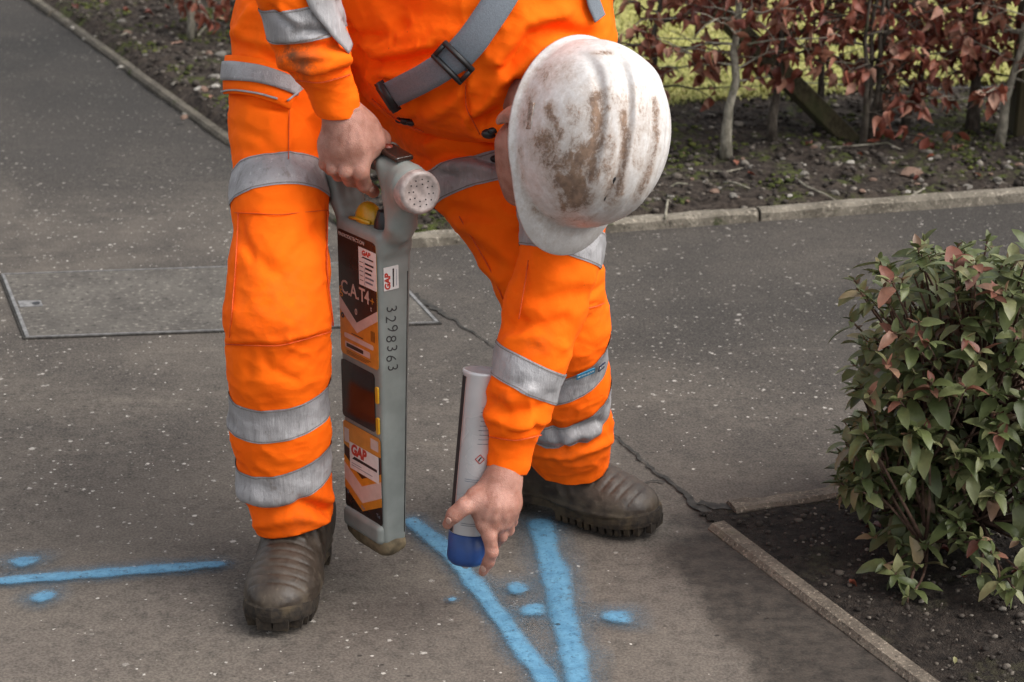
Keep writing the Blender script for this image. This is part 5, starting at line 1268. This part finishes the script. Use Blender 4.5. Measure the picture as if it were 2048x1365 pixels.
p1 = ext; beam('fence_post', (ext[0]-.03, ext[1]+.03, -.1), (ext[0]-.03, ext[1]+.03, 1.2), .1, .1, M['wood'], (0, 1, 0), label='timber fence post behind the helmet that the brace leans against', cat='fence post')
def wire_at(pts, label):
    P = []
    for a, b in zip(pts, pts[1:]):
        for i in range(12):
            t = i/12; q = a+(b-a)*t; P.append((q[0], q[1], q[2]-.012*math.sin(math.pi*t)))
    P.append(tuple(pts[-1])); V, F = tube(P, .0016, 6); return mobj('fence_wire', V, F, M['wire'], label=label, cat='wire', group='fence wires')
wire_at([at(1180, 160, 6.1), at(1330, 172, 6.0), at(1600, 165, 5.95), at(2150, 170, 5.9)], 'lower fence wire crossing behind the pale sapling')
wire_at([at(1180, 62, 5.9), at(1500, 76, 5.72), at(1690, 88, 5.66), at(2150, 60, 5.6)], 'upper fence wire holding the slate grey tightener')
c = at(1690, 80, 5.655); bb = [box((0, 0, 0), I3, (.027, .014, .0145), .007, .004), cone((-.026, 0, -.002), (.02, 0, -.002), .011, .012, .004)]
v, f = sdf_mesh(bb, .0025, (-.05, -.04, -.04), (.05, .04, .04), L=3); tg = mobj('wire_tightener', v, f, M['lidgrey'], label='slate grey plastic wire tightener among the copper leaves', cat='wire tightener'); tg.location = c; tg.rotation_euler = (0, .12, .1)
o = mobj('seam', *tube([(.008, -.0142, -.013), (.008, -.0146, .013)], .001, 6), M['ink'], parent=tg); o = mobj('seam', *tube([(-.012, -.0142, -.011), (-.012, -.0146, .012)], .001, 6), M['ink'], parent=tg)

# stones, twigs and fallen leaves on the beds
def rock_mesh(seed, m):
    r = np.random.default_rng(seed); bm = bmesh.new(); bmesh.ops.create_icosphere(bm, subdivisions=2, radius=1)
    V = np.array([v.co[:] for v in bm.verts]); d = 1+.35*noise(V*1.3+seed*3.1, seed)+.15*noise(V*3+seed, seed+1)
    for v, k in zip(bm.verts, d): v.co = Vector((v.co.x*k, v.co.y*k*.8, v.co.z*k*.55))
    for _ in range(5):
        n_ = Vector(r.normal(size=3)).normalized()
        for v in bm.verts:
            q = v.co.dot(n_)-.72
            if q > 0: v.co -= n_*q*.9
    me = bpy.data.meshes.new('stone'); bm.to_mesh(me); bm.free(); me.materials.append(m); return me
ROCK = [rock_mesh(k, M[('stone', 'stone', 'stone2', 'stone', 'stone3')[k % 5]]) for k in range(10)]
def stone(px, py, wpx, k, label=None, zf=zA, rz=None, group='loose stones on the hedge bed', sq=1.):
    g = ground(px, py, .03); r = wpx*.5*np.linalg.norm(g-np.array([0, 0, CAMH]))/FPX
    o = bpy.data.objects.new('stone', ROCK[k]); put(o, label=label or 'small loose stone lying on the dark hedge bed soil', cat='stone', group=group)
    o.location = (g[0], g[1], zf(g[0], g[1])+r*.18); o.scale = (r, r, r*sq); o.rotation_euler = (random.uniform(-.2, .2), random.uniform(-.2, .2), rz if rz is not None else random.uniform(0, 6.28)); return o
stone(1396, 418, 52, 3, 'broad flat grey stone beside the kerb below the helmet', rz=.2, sq=.6); stone(1822, 352, 44, 2, 'largest brownish stone on the bed under the hedge', rz=.3)
stone(408, 182, 22, 2, 'round reddish stone left of the thigh pocket flap', sq=1.4); stone(432, 181, 18, 4, 'small pale stone next to the round reddish stone'); stone(1935, 370, 26, 0, 'grey stone near the right end of the kerb'); stone(1857, 392, 22, 7, 'rounded brown stone touching the kerb')
stone(430, 152, 30, 0, 'flat grey stone above the round reddish stone', sq=.7); stone(444, 113, 26, 1, 'dark rounded stone nearest the trouser pocket'); stone(1475, 415, 30, 5, 'low grey stone between the broad flat stone and the kerb', sq=.7); stone(1610, 355, 22, 8, 'upright grey stone in the middle of the hedge bed')
rs = random.Random(5); used = set()
def place(x, y):                           # words for a spot on the hedge bed
    if x < 500:
        g = ground(x, y); e = 'by the kerb' if bed_dist(np.array([g[0]]), np.array([g[1]]))[0] < .25 else 'away from the kerb'
        return ('at the top of the left bed ' if y < 60 else 'midway down the left bed ' if y < 130 else 'in the left bed near the pocket flap ')+e
    g = ground(x, y); d = bed_dist(np.array([g[0]]), np.array([g[1]]))[0]
    where = 'right of the helmet' if x < 1430 else 'below the pale sapling' if x < 1580 else 'below the timber brace' if x < 1730 else 'below the slanting sapling' if x < 1880 else 'near the right edge'
    return ('close to the kerb ' if d < .2 else 'halfway up the hedge bed ' if d < .45 else 'at the foot of the hedge ')+where
for i in range(130):
    if i < 45:
        x, y = rs.uniform(140, 470), rs.uniform(2, 230)
        if (x-75)*270/375 < y-22: y = max(2, (x-75)*.72-40-rs.random()*60)
    else:
        x, y = rs.uniform(1290, 2060), rs.uniform(280, 420)
        lim = 430-(x-1290)*.047-22
        y = min(y, lim)
    k = rs.randrange(10); tone_ = ('grey', 'dull grey', 'reddish', 'brownish grey', 'pale')[k % 5]; sz = rs.choice((9, 11, 12, 14, 17, 20)); big = 'small' if sz < 13 else 'medium'
    lb = f"{big} {tone_} stone {place(x, y)}"
    if lb in used: continue
    used.add(lb); stone(x, y, sz, k, label=lb, sq=rs.uniform(.7, 1.2))
def scatter(name, n, area, dist, lo_, hi_, zf, r0, r1, mats, seed, **k):
    r = np.random.default_rng(seed); V, F = [], []; c = 0; base = []
    bm = bmesh.new(); bmesh.ops.create_icosphere(bm, subdivisions=1, radius=1); bv = np.array([v.co[:] for v in bm.verts]); bf = [[v.index for v in f.verts] for f in bm.faces]; bm.free()
    X = r.uniform(area[0], area[1], n*14); Y = r.uniform(area[2], area[3], n*14); d = dist(X, Y); ok = np.nonzero((d > lo_) & (d < hi_))[0][:n]; X, Y = X[ok], Y[ok]; n = len(X)
    S = r.uniform(r0, r1, n)*np.where(r.random(n) < .85, 1, 1.7); Z = np.array([zf(x, y) for x, y in zip(X, Y)])+S*.2
    q = bv[None]*np.stack([S, S*r.uniform(.6, 1, n), S*r.uniform(.4, .8, n)], 1)[:, None]*(1+r.normal(0, .12, (n, len(bv), 1))); a = r.uniform(0, 6.28, n)
    ca_, sa_ = np.cos(a)[:, None], np.sin(a)[:, None]
    q = np.stack([q[..., 0]*ca_-q[..., 1]*sa_, q[..., 0]*sa_+q[..., 1]*ca_, q[..., 2]], -1)+np.stack([X, Y, Z], 1)[:, None]
    AV = [q.reshape(-1, 3)]; AF = (np.array(bf)[None]+(np.arange(n)*len(bv))[:, None, None]).reshape(-1, 3)
    return mobj(name, np.concatenate(AV), np.array(AF), mats, False, kind='stuff', **k)
M['grit'] = mat_leaf('grit', [(0, (.02, .016, .013)), (.5, (.06, .05, .042)), (.85, (.13, .11, .09)), (1, (.28, .25, .21))], True, .9)
scatter('gravel', 9000, (-2.2, 2.6, 4.4, 7.6), bed_dist, .01, 1., zA, .003, .009, M['grit'], 3, label='fine stones and crumbs of earth covering the hedge bed', cat='gravel')
scatter('soil_crumbs', 3000, (.3, 1.5, 2.2, 3.4), bed2_dist, .01, 1.1, zB, .0018, .005, M['grit'], 4, label='dark crumbs of earth under the shrub', cat='soil')
M['moss'] = mat_leaf('moss', [(0, (.035, .045, .01)), (.6, (.07, .085, .018)), (1, (.12, .13, .03))], True, .95)
def moss_d(X, Y): d = bed_dist(X, Y); return np.where(fbm(np.stack([X*6, Y*6, X*0], 1), 77, 2) > .25, d, -1)
scatter('moss', 5500, (-2.2, 2.4, 4.4, 7.4), moss_d, .04, 1., zA, .003, .008, M['moss'], 8, label='green moss patches spread over the hedge bed soil', cat='moss')
def twig(pts, r, label, zf=zA, m='bark'):
    P = []
    for (x, y) in pts: g = ground(x, y, .03); P.append((g[0], g[1], zf(g[0], g[1])+r*1.4+.002))
    return mobj('twig', *tube(P, [r*(1-.5*i/len(P)) for i in range(len(P))], 6), M[m], label=label, cat='twig', group='fallen twigs on the hedge bed')
twig([(1330, 435), (1335, 415), (1343, 405)], .0035, 'pale twig standing by the kerb under the helmet'); twig([(1446, 367), (1470, 375), (1500, 382)], .003, 'short white twig in the middle of the bed'); twig([(1335, 380), (1355, 374), (1375, 376)], .0028, 'forked pale twig beside the helmet edge')
twig([(1590, 370), (1610, 382), (1650, 395), (1700, 402)], .003, 'long thin twig running towards the kerb'); twig([(1800, 395), (1825, 388), (1850, 378)], .0028, 'curved twig lying by the rounded brown stone'); twig([(1410, 348), (1450, 345), (1485, 341)], .003, 'brown twig on the moss below the pale sapling')
twig([(1655, 303), (1720, 298), (1775, 296), (1800, 304)], .003, 'thin root like twig across the foot of the brace'); twig([(240, 78), (255, 75), (268, 73)], .003, 'pale twig on the bed near the left kerb'); twig([(395, 72), (410, 58), (425, 44)], .0035, 'light twig leaning by the pale stemmed sapling')
def fallen(px, py, s, k, label, zf=zA):
    g = ground(px, py, .03); o = bpy.data.objects.new('fallen_leaf', BEECH[k]); put(o, label=label, cat='leaf', group='fallen copper leaves')
    o.matrix_world = Matrix.Translation((g[0], g[1], zf(g[0], g[1])+.008))@Matrix.Rotation(random.uniform(0, 6.28), 4, 'Z')@Matrix.Rotation(random.uniform(-.3, .3), 4, 'X')@Matrix.Scale(s, 4)
fallen(1699, 303, 1.1, 2, 'orange leaf lying at the foot of the timber brace'); fallen(1960, 248, 1., 0, 'red leaf resting against the grey sapling'); fallen(148, 10, 1.1, 0, 'red leaf at the top of the left kerb'); fallen(330, 18, 1., 1, 'red leaf on the bed left of the pale stems')
fallen(365, 84, 1., 2, 'pinkish leaf above the flat grey stone'); fallen(1700, 1148, .45, 3, 'curled red leaf on the dark soil beside the shrub', zB); fallen(1810, 265, .9, 3, 'copper leaf under the slanting sapling'); fallen(290, 28, .9, 5, 'small copper leaf near the top left of the bed')
g = ground(1910, 1318, .02); o = bpy.data.objects.new('fallen_leaf', SHRUB[5]); put(o, label='small yellow green leaf lying on the soil at the lower right', cat='leaf'); o.matrix_world = orient((g[0], g[1], zB(g[0], g[1])+.006), (.2, 1, .1), .2, .75)
for i in range(26):
    x, y = (rs.uniform(150, 460), rs.uniform(5, 200)) if i < 9 else (rs.uniform(1300, 2040), rs.uniform(270, 400))
    if i < 9 and (x-75)*.72 < y+18: continue
    lb = f"small copper leaf fallen {place(x, y)}"
    if lb in used: continue
    used.add(lb); fallen(x, y, rs.uniform(.5, .9), rs.randrange(6), lb)

# evergreen shrub on the right
def shrub():
    rnd = random.Random(11); g = ground(1885, 1035); gz = zB(g[0], g[1])-.01; base = Vector((g[0], g[1], gz))
    root = empty('evergreen_shrub', tuple(base), label='low green and reddish leaved shrub in the dark bed', cat='shrub')
    V, F = [], []; tips = []
    def px(x, y, Y): return Vector(at(x, y, Y))-base
    # main limbs
    for (x, y, Y, r) in ((1850, 850, 3.08, .011), (1930, 760, 3.12, .012), (1800, 900, 3.05, .009), (1980, 800, 3.05, .012), (1870, 690, 3.14, .011), (2040, 760, 3.12, .011), (1760, 1010, 2.98, .007), (1960, 1040, 2.95, .008), (1850, 1090, 2.92, .006)):
        p = px(x, y, Y); P = wob(Vector((rnd.uniform(-.02, .02), rnd.uniform(-.02, .02), 0)), p, 6, .015, rnd); tube(P, [r*(1-.07*i) for i in range(7)], 8, V, F); tips.append((p, P, r*.55))
    limbs = list(tips); clus = []
    def fill(n, x0, x1, y0, y1, Y0, Y1, ok):
        k = 0
        while k < n:
            x, y, Y = rnd.uniform(x0, x1), rnd.uniform(y0, y1), rnd.uniform(Y0, Y1)
            if ok(x, y): clus.append((x, y, Y)); k += 1
    inside = lambda x, y: ((x-1955)/250)**2+((y-760)/285)**2 < 1+.3*float(noise(np.array([[x/55., y/55., 3.]]), 8)[0]) and noise(np.array([[x/38., y/38., 1.]]), 4)[0] > -.45 and not (x < 1780 and 640 < y < 760 and rnd.random() < .6)
    fill(250, 1700, 2160, 490, 960, 2.84, 3.05, inside); fill(150, 1700, 2160, 490, 900, 3.05, 3.32, inside)
    fill(80, 1680, 1830, 840, 1010, 2.88, 3.12, lambda x, y: True); fill(70, 1900, 2160, 880, 1090, 2.84, 3.0, lambda x, y: True); fill(34, 1740, 1960, 930, 1090, 2.95, 3.1, lambda x, y: True)
    clus.extend([(1790, 1150, 2.86), (1835, 1130, 2.88), (1745, 1075, 2.93), (1830, 1180, 2.85), (1985, 1110, 2.82), (2040, 1080, 2.85), (1960, 1150, 2.82), (2000, 1165, 2.8), (2040, 1140, 2.8), (2030, 1180, 2.78), (1850, 1090, 2.9), (1800, 1090, 2.92), (1770, 1130, 2.88), (1815, 1205, 2.83), (1848, 480, 3.1), (1760, 520, 3.1), (1975, 480, 3.12), (1700, 640, 3.08), (1708, 560, 3.1), (1700, 905, 3.02), (1690, 960, 3.0), (1720, 990, 2.98), (1722, 690, 3.08), (1735, 735, 3.05), (1722, 585, 3.05), (1742, 600, 3.02), (1760, 545, 3.08), (1890, 515, 3.1), (1985, 510, 3.1), (1860, 540, 3.05), (1960, 530, 3.15)])
    leaves = []
    for (x, y, Y) in clus:
        p = px(x, y, Y); L_, Pl, r_ = min(limbs, key=lambda t: (t[0]-p).length+rnd.uniform(0, .1))
        if p.z < .004: p.z = .012
        j = rnd.randrange(4, 7); m_ = Pl[j].lerp(p, .5)+Vector((rnd.uniform(-.02, .02), rnd.uniform(-.02, .02), -.012)); q0 = Pl[j]
        C = [q0.lerp(m_, t).lerp(m_.lerp(p, t), t) for t in (0, .2, .4, .6, .8, 1)]; tube(C, [.0034, .0029, .0025, .0022, .0019, .0014], 6, V, F)
        d0 = (p-m_).normalized()*.25+Vector((0, -.15, .6))+(p-Vector((.08, 0, .18))).normalized()*.65; d0.normalize()
        a = d0.orthogonal().normalized(); b = d0.cross(a); w0 = rnd.uniform(0, 6.28)
        for k, (h, tilt, s) in enumerate(((0, .45, .5), (0, .7, .6), (-.003, 1.05, .8), (-.004, 1.15, .9), (-.008, 1.3, 1.), (-.014, 1.38, 1.05), (-.022, 1.45, 1.05))):
            if rnd.random() < .1: continue
            w = w0+k*2.4+rnd.uniform(-.3, .3); rd = a*math.cos(w)+b*math.sin(w); d = d0*math.cos(tilt)+rd*math.sin(tilt)+Vector((rnd.uniform(-.2, .2), rnd.uniform(-.2, .2), rnd.uniform(-.12, .18)))
            leaves.append((p+d0*h, d, s*rnd.uniform(.65, 1.3)))
    for _ in range(60):                                  # loose leaves along the inner stems
        L_, Pl, r_ = rnd.choice(limbs); j = rnd.randrange(2, 6); leaves.append((Pl[j], Vector((rnd.uniform(-1, 1), rnd.uniform(-1, .4), rnd.uniform(-.6, .5))), rnd.uniform(.8, 1.2)))
    mobj('stems', V, F, M['stem'], parent=root)
    def seen(l):
        q = project(np.array([base+l[0]]))[0]; return (0 if q[0] < 2090 else 1, (base+l[0]).y)
    leaves.sort(key=seen); rest = []
    for i, (p, d, s) in enumerate(leaves):
        me = rnd.choice(SHRUB_RED if rnd.random() < (.38 if p.z > .3 else .1) else SHRUB); d = Vector(d).normalized(); roll = rnd.uniform(-.5, .5)
        mt = orient(p, d, roll, s)
        if p.z < .015: mt.translation.z = .02
        if i < 300:
            o = bpy.data.objects.new('leaf', me); col.objects.link(o); o.parent = root; o.matrix_local = mt
        else: rest.append((me, mt))
    mass('inner_leaves', rest, None, M['shrub_i'], root)
    return len(leaves)
print('shrub leaves', shrub())
for i, (x, y, lb) in enumerate(((1760, 1075, 'dead leaf on the dark soil at the left foot of the shrub'), (1880, 1120, 'dead leaf on the dark soil in front of the shrub stem'), (1960, 1075, 'dead leaf in the shade below the middle of the shrub'), (2020, 1170, 'dead leaf on the dark soil near the right edge'), (1925, 1175, 'dead leaf on open soil below the shrub'))):
    g = ground(x, y); o = bpy.data.objects.new('fallen_leaf', BEECH[i]); put(o, label=lb, cat='leaf', group='dead leaves under the shrub')
    o.matrix_world = Matrix.Translation((g[0], g[1], zB(g[0], g[1])+.008))@Matrix.Rotation(random.uniform(0, 6.28), 4, 'Z')@Matrix.Scale(rs.uniform(.6, 1.), 4)
